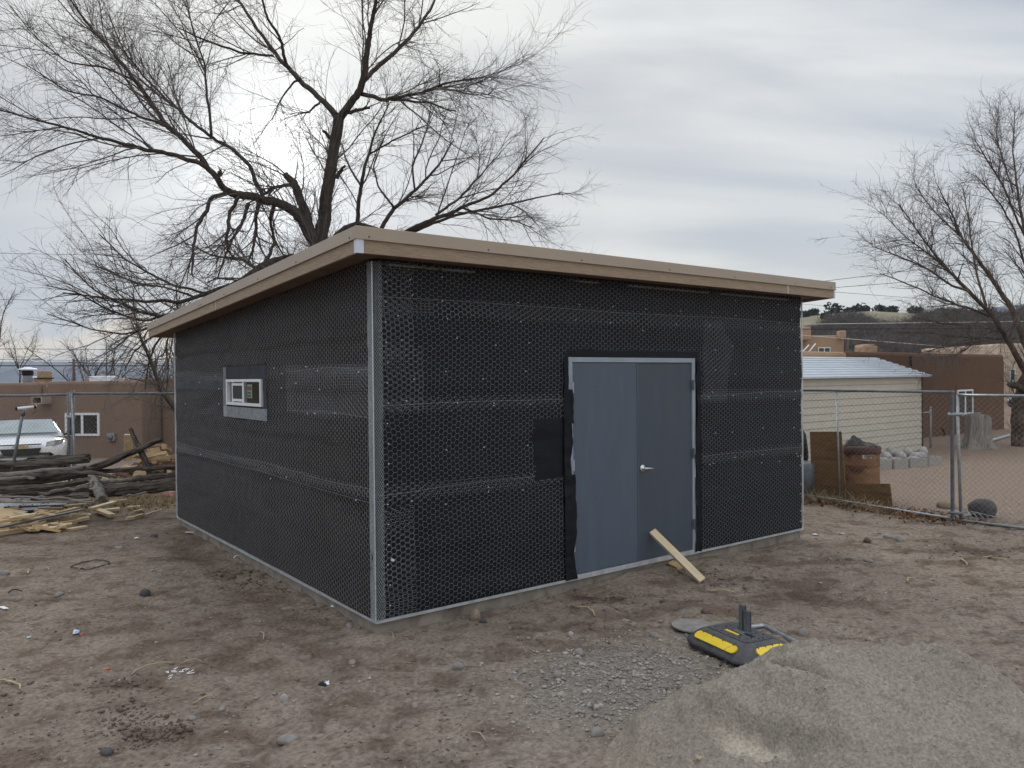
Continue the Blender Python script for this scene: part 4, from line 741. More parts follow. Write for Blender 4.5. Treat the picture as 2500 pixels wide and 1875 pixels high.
a, b = on_roof(258, 934, 918, 29); MB().box([a[0], a[1], (a[2]+b[2])/2-.1], (.92, .6, b[2]-a[2]+.2)).build('roof_unit', M['white'], hw, bevel=.03)
m = MB(); m.tube([D(300, 932, 28.6), D(303, 924, 28.6), D(310, 922, 28.6), D(314, 928, 28.6)], .035, 8); m.build('roof_goose_neck', M['white'], hw, True)
a = D(83, 921, 31); MB().lathe([a[0], a[1], a[2]-.25], [(.10, 0), (.10, .22), (.14, .22), (.05, .28)], 12).build('roof_vent', M['white'], hw, True)
a, b = D(366, 905, 34), D(366, 889, 34); MB().box((a+b)/2, (.12, .12, b[2]-a[2])).build('roof_floodlight', M['white'], hw, bevel=.01); MB().tube([a-[0, 0, 1.], a], .03, 6).build('floodlight_pole', M['galv_dark'], hw)
# ------------------------------------------------------------------ cars
def car(root, org, yaw, paint, z0, emblem=True, pit=0.):
    cy, sy_ = math.cos(yaw), math.sin(yaw)
    def T(v): v = np.asarray(v, float).reshape(-1, 3); return np.stack([org[0]+v[:, 0]*cy-v[:, 1]*sy_, org[1]+v[:, 0]*sy_+v[:, 1]*cy, z0+v[:, 2]-pit*v[:, 1]], 1)
    def loft(secs, caps=True):
        n = len(secs[0]); f = [(i*n+j, (i+1)*n+j, (i+1)*n+(j+1) % n, i*n+(j+1) % n) for i in range(len(secs)-1) for j in range(n)]
        if caps: f += [tuple(range(n)), tuple((len(secs)-1)*n+j for j in range(n))[::-1]]
        return T(np.concatenate(secs)), f
    def sec(y, w, zb, zs, zt, tk=.86):             # lower body cross-section
        h = [(0, zb), (w*.80, zb), (w*.95, zb+.07), (w, zb+.20), (w, zs-.16), (w*.975, zs-.04), (w*tk, zs+.02), (w*.5, zt-.01), (0, zt)]
        return np.array([(x, y, z) for x, z in h]+[(-x, y, z) for x, z in h[-2:0:-1]])
    S = [sec(-.02, .56, .26, .52, .56), sec(.0, .66, .20, .58, .62), sec(.07, .76, .18, .64, .68), sec(.25, .85, .17, .72, .77), sec(.6, .885, .17, .80, .87), sec(1.0, .895, .17, .86, .95), sec(1.25, .90, .17, .90, 1.0), sec(1.7, .90, .17, .93, 1.0), sec(3.4, .90, .17, .96, 1.02), sec(3.95, .89, .19, .97, 1.05), sec(4.35, .86, .24, .94, 1.04), sec(4.55, .78, .30, .88, .96), sec(4.6, .66, .40, .80, .85)]
    mm = MB(); mm.add(*loft(S)); body = mm.build('body', M[paint], root, True)
    def cab(y, wb, wt, zb, zt): h = [(0, zb), (wb, zb), (wb*.98+wt*.02, zb+.05), (wt, zt-.06), (wt*.90, zt-.012), (wt*.5, zt+.008), (0, zt+.012)]; return np.array([(x, y, z) for x, z in h]+[(-x, y, z) for x, z in h[-2:0:-1]])
    C = [cab(1.12, .80, .78, .93, .99), cab(1.5, .82, .70, .93, 1.225), cab(1.95, .83, .61, .93, 1.43), cab(2.4, .83, .60, .93, 1.475), cab(3.0, .83, .60, .93, 1.475), cab(3.4, .82, .61, .93, 1.43), cab(3.85, .80, .68, .95, 1.25), cab(4.2, .76, .73, .97, 1.06)]
    mm = MB(); mm.add(*loft(C)); mm.build('cabin', M[paint], root, True)
    def quad(p, name, mt, par, off=.012, n=6, bow=0):
        p = np.array(p, float); u = np.linspace(0, 1, n)[:, None, None]; v = np.linspace(0, 1, n)[None, :, None]
        Q = (p[0]*(1-u)+p[1]*u)*(1-v)+(p[3]*(1-u)+p[2]*u)*v; Q[..., 1] -= bow*4*(u*(1-u))[..., 0]; return MB().grid(T(Q).reshape(n, n, 3)).build(name, M[mt], par, True)
    quad([(-.73, 1.10, 1.03), (.73, 1.10, 1.03), (.555, 1.86, 1.435), (-.555, 1.86, 1.435)], 'windscreen', 'carglass', root, bow=.05)
    for s in (-1, 1):
        quad([(s*.80, 1.55, 1.0), (s*.82, 2.45, 1.02), (s*.625, 2.4, 1.40), (s*.64, 1.98, 1.39)], 'side_window', 'darkglass', root); quad([(s*.82, 2.5, 1.02), (s*.81, 3.55, 1.04), (s*.645, 3.3, 1.38), (s*.625, 2.45, 1.40)], 'side_window', 'darkglass', root)
        mm = MB(); mm.add(T([(s*.50, .035, .70), (s*.66, .06, .735), (s*.80, .20, .77), (s*.845, .34, .765), (s*.80, .16, .66), (s*.66, .015, .60), (s*.48, -.012, .59)]), [(0, 1, 5, 6), (1, 2, 4, 5), (2, 3, 4)]); mm.build('headlight', M['lamp'], root)
        mm = MB(); mm.add(T([(s*.36, -.03, .30), (s*.62, -.005, .31), (s*.60, .0, .37), (s*.40, -.03, .355)]), [(0, 1, 2, 3)]); mm.build('fog_lamp', M['black'], root)
        mm = MB(); mm.lathe(T([(s*.98, 1.42, 1.06)])[0], [(.02, -.07), (.09, -.05), (.10, .03), (.05, .07)], 12, T([(0, -1, 0)])[0]-T([(0, 0, 0)])[0]); mi = mm.build('mirror', M['black'], root, True)
        MB().tube(T([(s*.83, 1.45, 1.0), (s*.96, 1.43, 1.04)]), .03, 6).build('mirror_arm', M['black'], mi)
        MB().tube(T([(s*.905, 2.0, .86), (s*.925, 2.05, .865), (s*.905, 2.2, .86)]), .018, 6).build('door_handle', M['carwhite'], root)
        for y in (.92, 3.62):
            ax = T([(1, 0, 0)])[0]-T([(0, 0, 0)])[0]; c0 = T([(s*.80, y, .325)])[0]
            mm = MB(); mm.lathe(c0-ax*.10, [(.20, 0), (.31, .0), (.325, .03), (.325, .18), (.31, .21), (.20, .21)], 28, ax); wh = mm.build('wheel', M['tyre'], root, True); MB().lathe(c0+ax*(s*.105)-ax*.01, [(.21, 0), (.20, .02), (.05, .02)], 20, ax).build('rim', M['steel'], wh, True)
    g0 = [(-.47, -.038, .565), (.47, -.038, .565), (.36, -.052, .40), (-.36, -.052, .40)]
    mm = MB(); mm.add(T([(-.40, -.04, .565), (-.2, -.052, .56), (.2, -.052, .56), (.40, -.04, .565), (.34, -.055, .42), (.2, -.06, .40), (-.2, -.06, .40), (-.34, -.055, .42)]), [(0, 1, 6, 7), (1, 2, 5, 6), (2, 3, 4, 5)]); gr = mm.build('grille', M['black'], root)
    mm = MB(); mm.add(T([(-.40, -.01, .665), (.40, -.01, .665), (.40, -.03, .635), (-.40, -.03, .635)]), [(0, 1, 2, 3)]); mm.build('upper_grille', M['black'], root)
    mm = MB(); mm.box(T([(0, -.055, .26)])[0], (.9, .03, .06), rotm(0, 0, yaw)); mm.build('lower_intake', M['black'], root)
    if emblem:                                     # the gold bow-tie shape between the grille halves
        e_ = [(-.16, .62), (-.15, .575), (-.075, .575), (-.06, .555), (.06, .555), (.075, .575), (.16, .58), (.15, .62), (.07, .62), (.055, .64), (-.06, .64), (-.075, .62)]
        MB().prism(T([(x, -.052, z) for x, z in e_]), T([(0, -.025, 0)])[0]-T([(0, 0, 0)])[0]).build('emblem', M['gold'], root)
    return root
c0 = D(51, 1092, 17.6); zc = onground(c0[0], c0[1])
cr = thing('parked_car', 'white sedan with a gold bow-tie emblem parked behind the left gate', 'car', (c0[0], c0[1], zc)); car(cr, c0, math.radians(29), 'carwhite', c0[2]-.60, True, .16)
c0 = D(2492, 960, 38.); zc = D(2480, 931, 38)[2]-1.47
cr = thing('parked_car', 'dark grey car whose roof shows beside the leaning tree trunk', 'car', (c0[0], c0[1], zc)); car(cr, c0, math.radians(-70), 'cardark', zc, False)
# leaning T-shaped pole in the log heap
p0, p1 = D(26, 1135, 12.6), D(57, 1000, 12.6); tp = thing('tee_pole', 'leaning grey pole with a white taped crossbar in front of the white car', 'pole', (p0[0], p0[1], onground(p0[0], p0[1])))
pipe('shaft', [p0-[.06, 0, .5], p1], .024, 'galv_dark', tp); a, b = D(38, 998, 12.55), D(89, 993, 12.65); pipe('crossbar', [a, b], .026, 'white', tp, 10); 
for q, r in ((a, b), (b, a)): pipe('end_cap', [q, q+(r-q)*.10], .029, 'black', tp)
pipe('clamp', [p1-[.01, 0, .10], p1+[.0, 0, .0]], .032, 'galv_dark', tp); pipe('loose_wire', [b-[.05, 0, .02], b+[.0, 0, -.06], b+[-.08, 0, -.12]], .004, 'black', tp, 4)
# ------------------------------------------------------------------ beyond the right fence
u2 = BU; n2 = BN
SB = G(2251, 1099)[:2]; zs0 = onground(*SB)                                     # near right corner of the cream metal shed
def sp3(a, b, z): return np.array([SB[0]+u2[0]*a+n2[0]*b, SB[1]+u2[1]*a+n2[1]*b, z])
RB = [[u2[0], n2[0], 0], [u2[1], n2[1], 0], [0, 0, 1]]
def sbox(mm, a0, a1, b0, b1, z0, z1): return mm.box(sp3((a0+a1)/2, (b0+b1)/2, (z0+z1)/2), (abs(a1-a0), abs(b1-b0), abs(z1-z0)), RB)
sh = thing('metal_shed', 'cream ribbed metal shed with a grey-blue roof behind the right fence', 'shed', sp3(-2.5, 1.5, zs0)); SW, SD, SH = 7.5, 3.0, 2.02
sbox(MB(), -SW, -.02, .03, SD, zs0-.1, zs0+SH).build('wall_core', M['siding'], sh); nb = 12; hgt = SH/nb
for k in range(nb):                                                            # each lapped siding panel leans out at its foot
    z0, z1 = zs0+k*hgt+.004, zs0+(k+1)*hgt; pr = np.array([sp3(-SW, o, z) for o, z in ((-.014, z0), (-.014, z0+.008), (-.002, z1-.004), (.028, z1-.004), (.028, z0))]); MB().prism(pr, sp3(-.03, 0, 0)-sp3(-SW, 0, 0)).build('siding_panel', M['siding'], sh)
sbox(MB(), -.03, .02, -.03, .03, zs0-.05, zs0+SH).build('corner_trim', M['rust_d'], sh); sbox(MB(), -.0, .018, .03, SD, zs0, zs0+SH-.02).build('end_wall', M['siding'], sh)
rp = zs0+SH+.56; ev = zs0+SH+.01; nrp = 9
for k in range(nrp):                                                           # roof panels run along the shed, stepping up to the ridge
    t0, t1 = k/nrp, (k+1)/nrp
    def rpnt(t, a): return sp3(a, -.15+t*(SD/2+.15), ev+t*(rp-ev))
    e0 = .28-.0*t0; pts = [rpnt(t0, -SW-.1)+[0, 0, .045], rpnt(t0+.02, -SW-.1)+[0, 0, .055], rpnt(t1, -SW-.1)+[0, 0, .022], rpnt(t1, -SW-.1), rpnt(t0, -SW-.1)]
    MB().prism(pts, sp3(e0-.9*0, 0, 0)-sp3(-SW-.1, 0, 0)).build('roof_panel', M['roofmetal'], sh)
MB().prism([sp3(-SW-.1, SD+.15, ev), sp3(-SW-.1, SD/2, rp), sp3(-SW-.1, SD/2, rp-.03), sp3(-SW-.1, SD+.15, ev-.03)], sp3(.28, 0, 0)-sp3(-SW-.1, 0, 0)).build('rear_roof_slope', M['roofmetal'], sh)
MB().prism([sp3(-.0, 0, zs0+SH-.01), sp3(-.0, SD, zs0+SH-.01), sp3(-.0, SD/2, rp-.04)], sp3(.016, 0, 0)-sp3(0, 0, 0)).build('gable', M['siding'], sh); MB().bar(sp3(.285, -.16, ev+.01), sp3(.285, SD/2, rp+.01), .02, .05).build('roof_edge_trim', M['strip'], sh)
# dark brown house
H0, H1 = G(2040, 1070), G(2453, 1046); H0 = np.array([H1[0], H1[1]])-8.5*u2*1.0; hz0 = -.35
zhp = D(2300, 867, 30)[2]; dh = thing('adobe_house', 'dark brown stucco house with a white window behind the pale stump', 'house', (*H1[:2], hz0))
HC = H1[:2]
def dp(a, b, z): return np.array([HC[0]+u2[0]*a+n2[0]*b, HC[1]+u2[1]*a+n2[1]*b, z])
def dbox(a0, a1, b0, b1, z0, z1, name, mt, bev=0, **k): return MB().box(dp((a0+a1)/2, (b0+b1)/2, (z0+z1)/2), (abs(a1-a0), abs(b1-b0), abs(z1-z0)), RB).build(name, M[mt] if isinstance(mt, str) else mt, dh, bevel=bev, **k)
zhp = D(2440, 866, float(H1[1]))[2]
dbox(-17, 0, 0, 9, hz0, zhp-.25, 'wall', 'adobe_d', .06); dbox(-11.0, 0, .0005, .4, zhp-.4, zhp, 'parapet', 'adobe_d', .10); dbox(-17, -11.05, .0005, .4, zhp-.4, zhp-.02, 'parapet', 'adobe_t', .10, label='lighter tan length of parapet')
def dcol(px): # distance along the dark wall seen at a picture column
    d_ = ray(px, 930)[:2]; A = np.array([[d_[0], -u2[0]], [d_[1], -u2[1]]]); s = np.linalg.solve(A, HC); return s[1], s[0]*d_[1]
a0, y0 = dcol(2335); a1, y1 = dcol(2373); z1, z0 = D(2353, 951, (y0+y1)/2)[2], D(2353, 1012, (y0+y1)/2)[2]; t = .06
for q in ((a0, a1, z1-t, z1), (a0, a1, z0, z0+t), (a0, a0+t, z0+t, z1-t), (a1-t, a1, z0+t, z1-t), ((a0+a1)/2-.035, (a0+a1)/2+.035, z0+t, z1-t)): dbox(q[0], q[1], -.045, .02, q[2], q[3], 'window_frame', 'white')
for q in ((a0+t, (a0+a1)/2-.035), ((a0+a1)/2+.035, a1-t)): dbox(q[0], q[1], -.015, .01, z0+t, z1-t, 'pane', 'darkglass')
dbox(a0-.05, a1+.12, -.02, .01, z1+.01, z1+.16, 'window_head', 'adobe_d', .02)
a0, y0 = dcol(2210); z = D(2210, 900, y0)[2]; pipe('drain_pipe', [dp(a0+.3, -.05, zhp-.1), dp(a0+.3, -.05, z-.6)], .03, 'spigot', dh)
a0, y0 = dcol(2297); z = D(2297, 1055, y0)[2]; m = MB(); m.tube([dp(a0, -.1, z-.35), dp(a0, -.1, z), dp(a0-.1, -.1, z+.12), dp(a0-.22, -.12, z+.13)], .03, 6); sg = m.build('spigot', M['spigot'], dh)
# houses farther off
def farhouse(label, px0, px1, pyt, d, mt, depth, hgt, tops=None):
    a, b = D(px0, pyt, d), D(px1, pyt, d); c = (a+b)/2; h = thing('far_house', label, 'house', (c[0], c[1]+depth/2, c[2]-hgt))
    MB().box([c[0], c[1]+depth/2, c[2]-hgt/2], (b[0]-a[0], depth, hgt)).build('wall', M[mt], h, bevel=.12); return h, a, b
h, a, b = farhouse('tan two-level stucco house below the hill, behind the cream shed roof', 1925, 2061, 819, 62, 'adobe_t', 9, 5)
MB().box(D(1955, 822, 61.7)+[0, 0, .2], (1.3, 1, 1.0)).build('parapet_step', M['adobe_t'], h, bevel=.1); MB().box(D(2054, 820, 61.8)+[0, 0, .1], (.5, .8, .6)).build('parapet_step', M['adobe_t'], h, bevel=.1)
c0 = D(2012, 855, 61.9); 
for k in (-1, 1): MB().box(c0+[k*.22, 0, 0], (.38, .06, .32)).build('pane', M['darkglass'], h)
for q in ((0, .2, 1.0, .07), (0, -.2, 1.0, .07)): MB().box(c0+[q[0], -.02, q[1]], (q[2], .08, q[3])).build('window_frame', M['white'], h)
for k in (-.46, 0, .46): MB().box(c0+[k, -.02, 0], (.06, .08, .33)).build('window_frame', M['white'], h)
for k in (0, 1): pipe('ladder_rail', [D(1948+16*k, 872, 60), D(1975+16*k, 842-3*k, 60)], .05, 'white', h, 6)
h, a, b = farhouse('pink stucco chimney block rising over the dark brown parapet', 2109, 2141, 840, 40, 'adobe_t', 1.2, 3.2); MB().box(D(2116, 858, 39.9), (.6, 1.1, .5)).build('chimney_shoulder', M['adobe_t'], h, bevel=.05)
h, a, b = farhouse('pale stucco building at the right edge behind the leaning tree', 2440, 2640, 838, 52, 'adobe_p', 10, 6.2)
for px in (2472, 2545): MB().box(D(px, 915, 51.9), (.24, .08, .68)).build('pane', M['darkglass'], h); MB().box(D(px, 915, 51.93), (.34, .08, .78)).build('window_frame', M['white'], h)
# grey-yellow hill with brush and junipers, blue mountains, mesa
def ridge(name, pts, d, depth, base, mt, n=140, rough=1., front=.5, **k):
    xs = np.array([p[0] for p in pts], float); ys = np.array([p[1] for p in pts], float); px = np.linspace(xs[0], xs[-1], n); py = np.interp(px, xs, ys)
    top = np.array([D(x, y, d) for x, y in zip(px, py)]); rows = []
    for t in np.linspace(0, 1, 26):
        q = top.copy(); f = np.sin(min(1, t/.5)*math.pi/2)**1.1 if t < .5 else math.cos((t-.5)*math.pi)**.6*.999+.001
        q[:, 1] += depth*(t-.5); q[:, 0] *= (d+depth*(t-.5))/d; q[:, 2] = base+(top[:, 2]-base)*f+rough*fbm(q[:, 0]/depth*9, q[:, 1]/depth*9, 7, 4)*(.25+f*(1-f)*3)*(1 if .02 < t < .98 else 0); rows.append(q)
    return MB().grid(np.array(rows), True).build(name, M[mt], None, True, kind='structure', origin=np.array([0, d, base]), **k), top
hl, htop = ridge('hill', [(1100, 905), (1500, 860), (1800, 800), (1950, 779), (2040, 771), (2120, 766), (2250, 772), (2400, 778), (2600, 770), (3200, 830), (3600, 900)], 260, 300, -4, 'hillgrass', rough=1.6)
ridge('mountain', [(2050, 900), (2200, 800), (2290, 768), (2335, 762), (2375, 770), (2480, 800), (2600, 880)], 900, 600, -8, 'hillgrass', rough=5); ridge('mountain', [(2200, 900), (2350, 800), (2420, 752), (2520, 742), (2700, 735), (3200, 800), (3600, 900)], 1900, 900, -10, 'mesa', rough=9)
ridge('mesa', [(-1500, 915), (-400, 892), (0, 884), (150, 883), (300, 886), (440, 884), (700, 888), (1000, 905), (1300, 920)], 2700, 1300, -12, 'mesa', rough=6)
rb = np.random.default_rng(77)
def hillz(px_, dd):                                                            # a point on the hill's near face at column px_, dd metres ahead
    i = np.argmin(abs(htop[:, 0]/260-(px_-1250)/CF)); t = (dd-110)/300; f = math.sin(min(1, t/.5)*math.pi/2)**1.1; return np.array([(px_-1250)/CF*dd, dd, -4+(htop[i, 2]+4)*f])
P0 = []; P1 = []
for _ in range(4200):                                                          # bare brush over the lower slope: tufts of stems
    px_ = rb.uniform(1930, 2640); lim = 176+20*math.sin(px_/45)+.13*max(0, px_-2000); dd = rb.uniform(112, min(250, max(150, lim))); b = hillz(px_, dd); h_ = rb.uniform(1.2, 3.4)
    for k in range(9): dv = np.array([rb.normal(0, .5), rb.normal(0, .5), 1.]); dv /= np.linalg.norm(dv); q = b+[rb.normal(0, .5), rb.normal(0, .5), -.2]; e_ = q+dv*h_*rb.uniform(.5, 1); P0.append(q); P1.append(e_); P0.append(q+(e_-q)*.5); P1.append(q+(e_-q)*.5+np.array([rb.normal(0, .45), rb.normal(0, .45), .6])*h_*.5)
bo = wires('brush', P0, P1, .034, M['brush'], None, kind='stuff'); bo['label'] = 'grey bare brush covering the lower hillside'; bo['category'] = 'brush'
def leafball(c, rx, rz, n, size, mt, name, label, cat, group=None, seed=0):
    r_ = np.random.default_rng(seed); p = r_.normal(size=(n, 3)); p /= np.linalg.norm(p, axis=1)[:, None]; p *= (r_.random(n)**.4)[:, None]; lump = 1+.3*vn(p[:, 0]*2.2+seed, p[:, 2]*2.2, seed); p = p*lump[:, None]*[rx, rx, rz]; p[:, 2] = np.abs(p[:, 2]+rz*.55)
    q = r_.normal(size=(n, 2, 3))*size; v = np.stack([p-q[:, 0], p+q[:, 1], p+q[:, 0], p-q[:, 1]], 1)+np.asarray(c)
    root = thing(name, label, cat, c, group); fastmesh('foliage', v.reshape(-1, 3), np.arange(4*n).reshape(n, 4), M[mt], root, kind='stuff'); MB().tube([np.asarray(c)-[0, 0, .3], np.asarray(c)+[0, 0, rz*.9]], [.16, .06], 6).build('stem', M['bark'], root); return root
for i, (px_, dd, rx, lb) in enumerate(((1985, 235, 1.9, 'round dark juniper on the ridge nearest the workshop roof'), (2038, 246, 3.0, 'largest dark juniper on the grassy ridge'), (2072, 245, 1.6, 'small juniper just right of the largest ridge juniper'), (2095, 250, 2.5, 'paired dark juniper in the middle of the ridge'), (2112, 238, 1.7, 'low juniper under the middle ridge pair'), (2150, 246, 2.2, 'dark juniper on the ridge above the chimney block'), (2178, 242, 2.0, 'dark juniper right of the one above the chimney'), (2235, 248, 2.2, 'juniper on the ridge above the shed gable'), (2300, 244, 2.1, 'juniper near the ridge end below the pointed peak'), (1962, 222, 1.6, 'half hidden juniper at the workshop corner'), (2018, 205, 1.3, 'small juniper halfway down the grassy slope'), (2390, 240, 1.8, 'juniper glimpsed through the leaning tree limbs'))):
    leafball(hillz(px_, dd)-[0, 0, .3], rx, rx*.8, 260, .30, 'juniper', 'juniper_bush', lb, 'bush', 'junipers on the hill', 600+i)
# ------------------------------------------------------------------ wires and poles
def cable(label, pts, r, mt='cable'):
    P = np.array([D(x, y, d) for x, y, d in pts]); t = np.linspace(0, 1, 18); Q = P[0]+(P[-1]-P[0])*t[:, None]
    if len(pts) == 3: mid_ = P[1]-(P[0]+P[2])/2; Q = Q+mid_*(4*t*(1-t))[:, None]
    o = MB().tube(Q, r, 5).build('power_line', M[mt], None, True); return tag(o, label, 'cable')
cable('topmost thin cable rising right from the roof corner', [(1900, 700, 40), (2640, 610, 40)], .012, 'cable'); cable('second thin cable right of the roof corner', [(1900, 713, 40), (2640, 655, 40)], .012); cable('thin cable slanting down just past the roof corner', [(1900, 702, 42), (2640, 760, 42)], .010); cable('faint cable dipping right below the roof corner', [(1850, 735, 44), (2640, 790, 44)], .008)
cable('pale cable level with the hill crest', [(1850, 793, 50), (2640, 783, 50)], .022, 'cable_l'); cable('thick black cable crossing the hill above the tan house', [(1850, 804, 48), (2640, 800, 48)], .030); cable('pale cable slanting down across the tan house', [(1850, 810, 46), (2640, 872, 46)], .020, 'cable_l')
cable('upper thin cable over the brown house on the left', [(-200, 850, 45), (600, 856, 45)], .014); cable('middle thin cable on the left, just above the far mesa', [(-200, 876, 46), (600, 884, 46)], .014); cable('thick dark cable across the far mesa on the left', [(-200, 893, 44), (600, 893, 44)], .028); cable('faint high cable left of the elm', [(-200, 615, 40), (450, 626, 40)], .010); cable('second faint high cable left of the elm', [(-200, 728, 40), (450, 738, 40)], .010)
def upole(label, px, py0, py1, d, r): a, b = D(px, py0, d), D(px, py1, d); o = thing('utility_pole', label, 'pole', (b[0], b[1], b[2])); pipe('shaft', [b, a], r, 'polewood', o); MB().box(a-[0, 0, .35], (1.1, .1, .1)).build('cross_arm', M['polewood'], o); return o
upole('thin utility pole between the bare trees beyond the left house', 180, 876, 960, 80, .12); upole('dark utility pole right of the tan house', 2070, 823, 900, 90, .14)
# ------------------------------------------------------------------ yard things on the right
def icorock(name, c, size, seed, mt, rough=.3, flat=1., parent=None, rz=0, sub=3):
    import bmesh
    bm = bmesh.new(); bmesh.ops.create_icosphere(bm, subdivisions=sub, radius=1); v = np.array([q.co[:] for q in bm.verts]); f = [tuple(q.index for q in p.verts) for p in bm.faces]; bm.free()
    r_ = np.random.default_rng(seed); dirs = r_.normal(size=(9, 3)); dirs /= np.linalg.norm(dirs, axis=1)[:, None]; h = r_.uniform(.62, .95, 9)
    for dv, hh in zip(dirs, h): k = v @ dv; v = v-np.maximum(0, k-hh)[:, None]*dv*.85                 # chopped facets
    v = v*(1+rough*.25*fbm(v[:, 0]*2.4+seed, v[:, 1]*2.4+v[:, 2]*1.7, seed, 3))[:, None]
    v = (v*np.array(size)/2) @ rotm(0, 0, rz).T; v[:, 2] -= v[:, 2].min()
    return MB().add(v+np.asarray(c), f).build(name, M[mt] if isinstance(mt, str) else mt, parent, True)
c0 = gpt(2398, 1264); tag(icorock('boulder', c0-[0, 0, .05], (.40, .36, .33), 12, 'stone_d', .5), 'dark basalt boulder behind the gate panel', 'boulder')
c0 = gpt(2315, 1240); tag(icorock('boulder', c0-[0, 0, .05], (.34, .3, .20), 13, 'stone_t', .5), 'low tan boulder in the leaves behind the heavy post', 'boulder')
# barrel with lid and crumpled sheet
bc = D(2101, 1100, 13.3); bz = onground(bc[0], bc[1]); br_ = thing('steel_drum', 'rusty orange steel drum behind the plywood', 'drum', (bc[0], bc[1], bz)); ht = D(2101, 1097, 13.0)[2]-bz
prof = [(.285, 0), (.30, .01), (.30, ht*.02)]
for k, tt in enumerate(np.linspace(.03, .99, 40)): prof.append((.298+.010*(math.exp(-((tt-.36)/.018)**2)+math.exp(-((tt-.68)/.018)**2)), ht*tt))
MB().lathe([bc[0], bc[1], bz], prof, 40).build('shell', M['rust'], br_, True); MB().lathe([bc[0], bc[1], bz+ht*.90], [(.318, 0), (.322, .02), (.322, .10), (.30, .125), (.05, .15)], 40).build('lid', M['rust_d'], br_, True)
def dr_(th_, z, r=.306): vx = -bc[:2]/np.linalg.norm(bc[:2]); px_ = np.array([-vx[1], vx[0]]); dq = vx*math.cos(th_)+px_*math.sin(th_); return np.array([bc[0]+dq[0]*r, bc[1]+dq[1]*r, z])
zl = D(2116, 1114, 13.0)[2]
def decal(th0, th1, z0, z1, name='print', n=6): return MB().grid(np.array([[dr_(t_, z_) for z_ in np.linspace(z0, z1, 3)] for t_ in np.linspace(th0, th1, n)])).build(name, M['chip'], br_, True)
el = [(.20+.13*math.cos(t_), zl+.045*math.sin(t_)) for t_ in np.linspace(math.pi/2, math.pi*1.5, 12)]; MB().add([dr_(.20, zl)]+[dr_(*q) for q in el], [(0, i, i+1) for i in range(1, 12)]).build('emblem', M['chip'], br_)
def strokes(ch, th0, z0, w, h):                                                # worn stencil letters as short strokes
    S_ = {'C': ((0, 0, 0, 1), (0, 1, 1, 1), (0, 0, 1, 0)), 'H': ((0, 0, 0, 1), (1, 0, 1, 1), (0, .5, 1, .5)), 'I': ((.5, 0, .5, 1),), 'M': ((0, 0, 0, 1), (1, 0, 1, 1), (0, 1, .5, .4), (.5, .4, 1, 1)), 'T': ((0, 1, 1, 1), (.5, 0, .5, 1)), 'A': ((0, 0, .5, 1), (.5, 1, 1, 0)), 'N': ((0, 0, 0, 1), (0, 1, 1, 0), (1, 0, 1, 1))}
    mm = MB()
    for x0, y0, x1, y1 in S_[ch]: mm.tube([dr_(th0+w*x0, z0+h*y0), dr_(th0+w*x1, z0+h*y1)], .004, 4)
    mm.build('letter', M['chip'], br_, kind='stuff')
for i, ch in enumerate('CHAMT'): strokes(ch, .25+i*.10, zl+.006, .07, .034)
for i, ch in enumerate('CI'): strokes(ch, .25+i*.10, zl-.042, .07, .034)
strokes('N', .50, zl-.042, .07, .034)
tz_ = bz+ht*.90+.13; r_ = np.random.default_rng(5); uu, vv = np.meshgrid(np.linspace(-1, 1, 22), np.linspace(-1, 1, 16), indexing='ij'); vx = bc[:2]/np.linalg.norm(bc[:2]); px_ = np.array([vx[1], -vx[0]])
hh = (.085*np.exp(-((uu+.45)/.5)**2)*(1-.3*vv**2)+.12*np.maximum(0, fbm(uu*2.4, vv*3, 4, 3))+.02)*(1-np.maximum(abs(uu), abs(vv))**6*.9)*(1-.5*ss(uu, .2, 1)); P = np.stack([bc[0]+px_[0]*uu*.26+vx[0]*vv*.2, bc[1]+px_[1]*uu*.26+vx[1]*vv*.2, tz_+hh-.0], -1)
sh_ = MB().grid(P, True); sh_.grid(np.stack([P[..., 0], P[..., 1], np.full(uu.shape, tz_-.012)], -1)); tag(sh_.build('crumpled_sheet', M['tarp'], None), 'crumpled dark sheet heaped on the drum lid', 'sheet')
# stepped plywood leaning inside the fence
pw = [(1940, 1146), (1980, 1146), (1977, 1054), (2053, 1053.6), (2063, 1181), (2172, 1181), (2179, 1240), (1940, 1226)]
def fencept(px, py, o): d_ = ray(px, py); nrm_ = np.array([FD[1], -FD[0], 0]); k = ((np.array([*FP, 0])-nrm_*o-CO) @ nrm_)/(d_ @ nrm_); return CO+d_*k
nrm_ = np.array([FD[1], -FD[0], 0.]); sgn = 1 if (np.array([*FP, 0])-CO) @ nrm_ > 0 else -1
pp = np.array([fencept(x, y, -sgn*.10) for x, y in pw]); tag(MB().prism(pp, nrm_*sgn*.022).build('plywood_sheet', M['ply'], None), 'weathered stepped plywood sheet standing inside the right fence', 'plywood')
c0 = D(1966, 1125, 13.4); tag(MB().lathe([c0[0], c0[1], onground(c0[0], c0[1])], [(.22, 0), (.24, .3), (.25, .62), (.23, .64)], 24).build('trash_bin', M['galv_dark'], None, True), 'grey bin half hidden between the workshop corner and plywood', 'bin')
c0 = D(1962, 1075, 13.8); m = MB(); m.lathe(c0-[0, 0, .1], [(.2, -.06), (.28, -.03), (.29, .03), (.2, .06)], 24, (.9, -.3, .1)); tag(m.build('old_tyre', M['tyre'], None, True), 'black tyre edge peeking past the workshop corner', 'tyre')
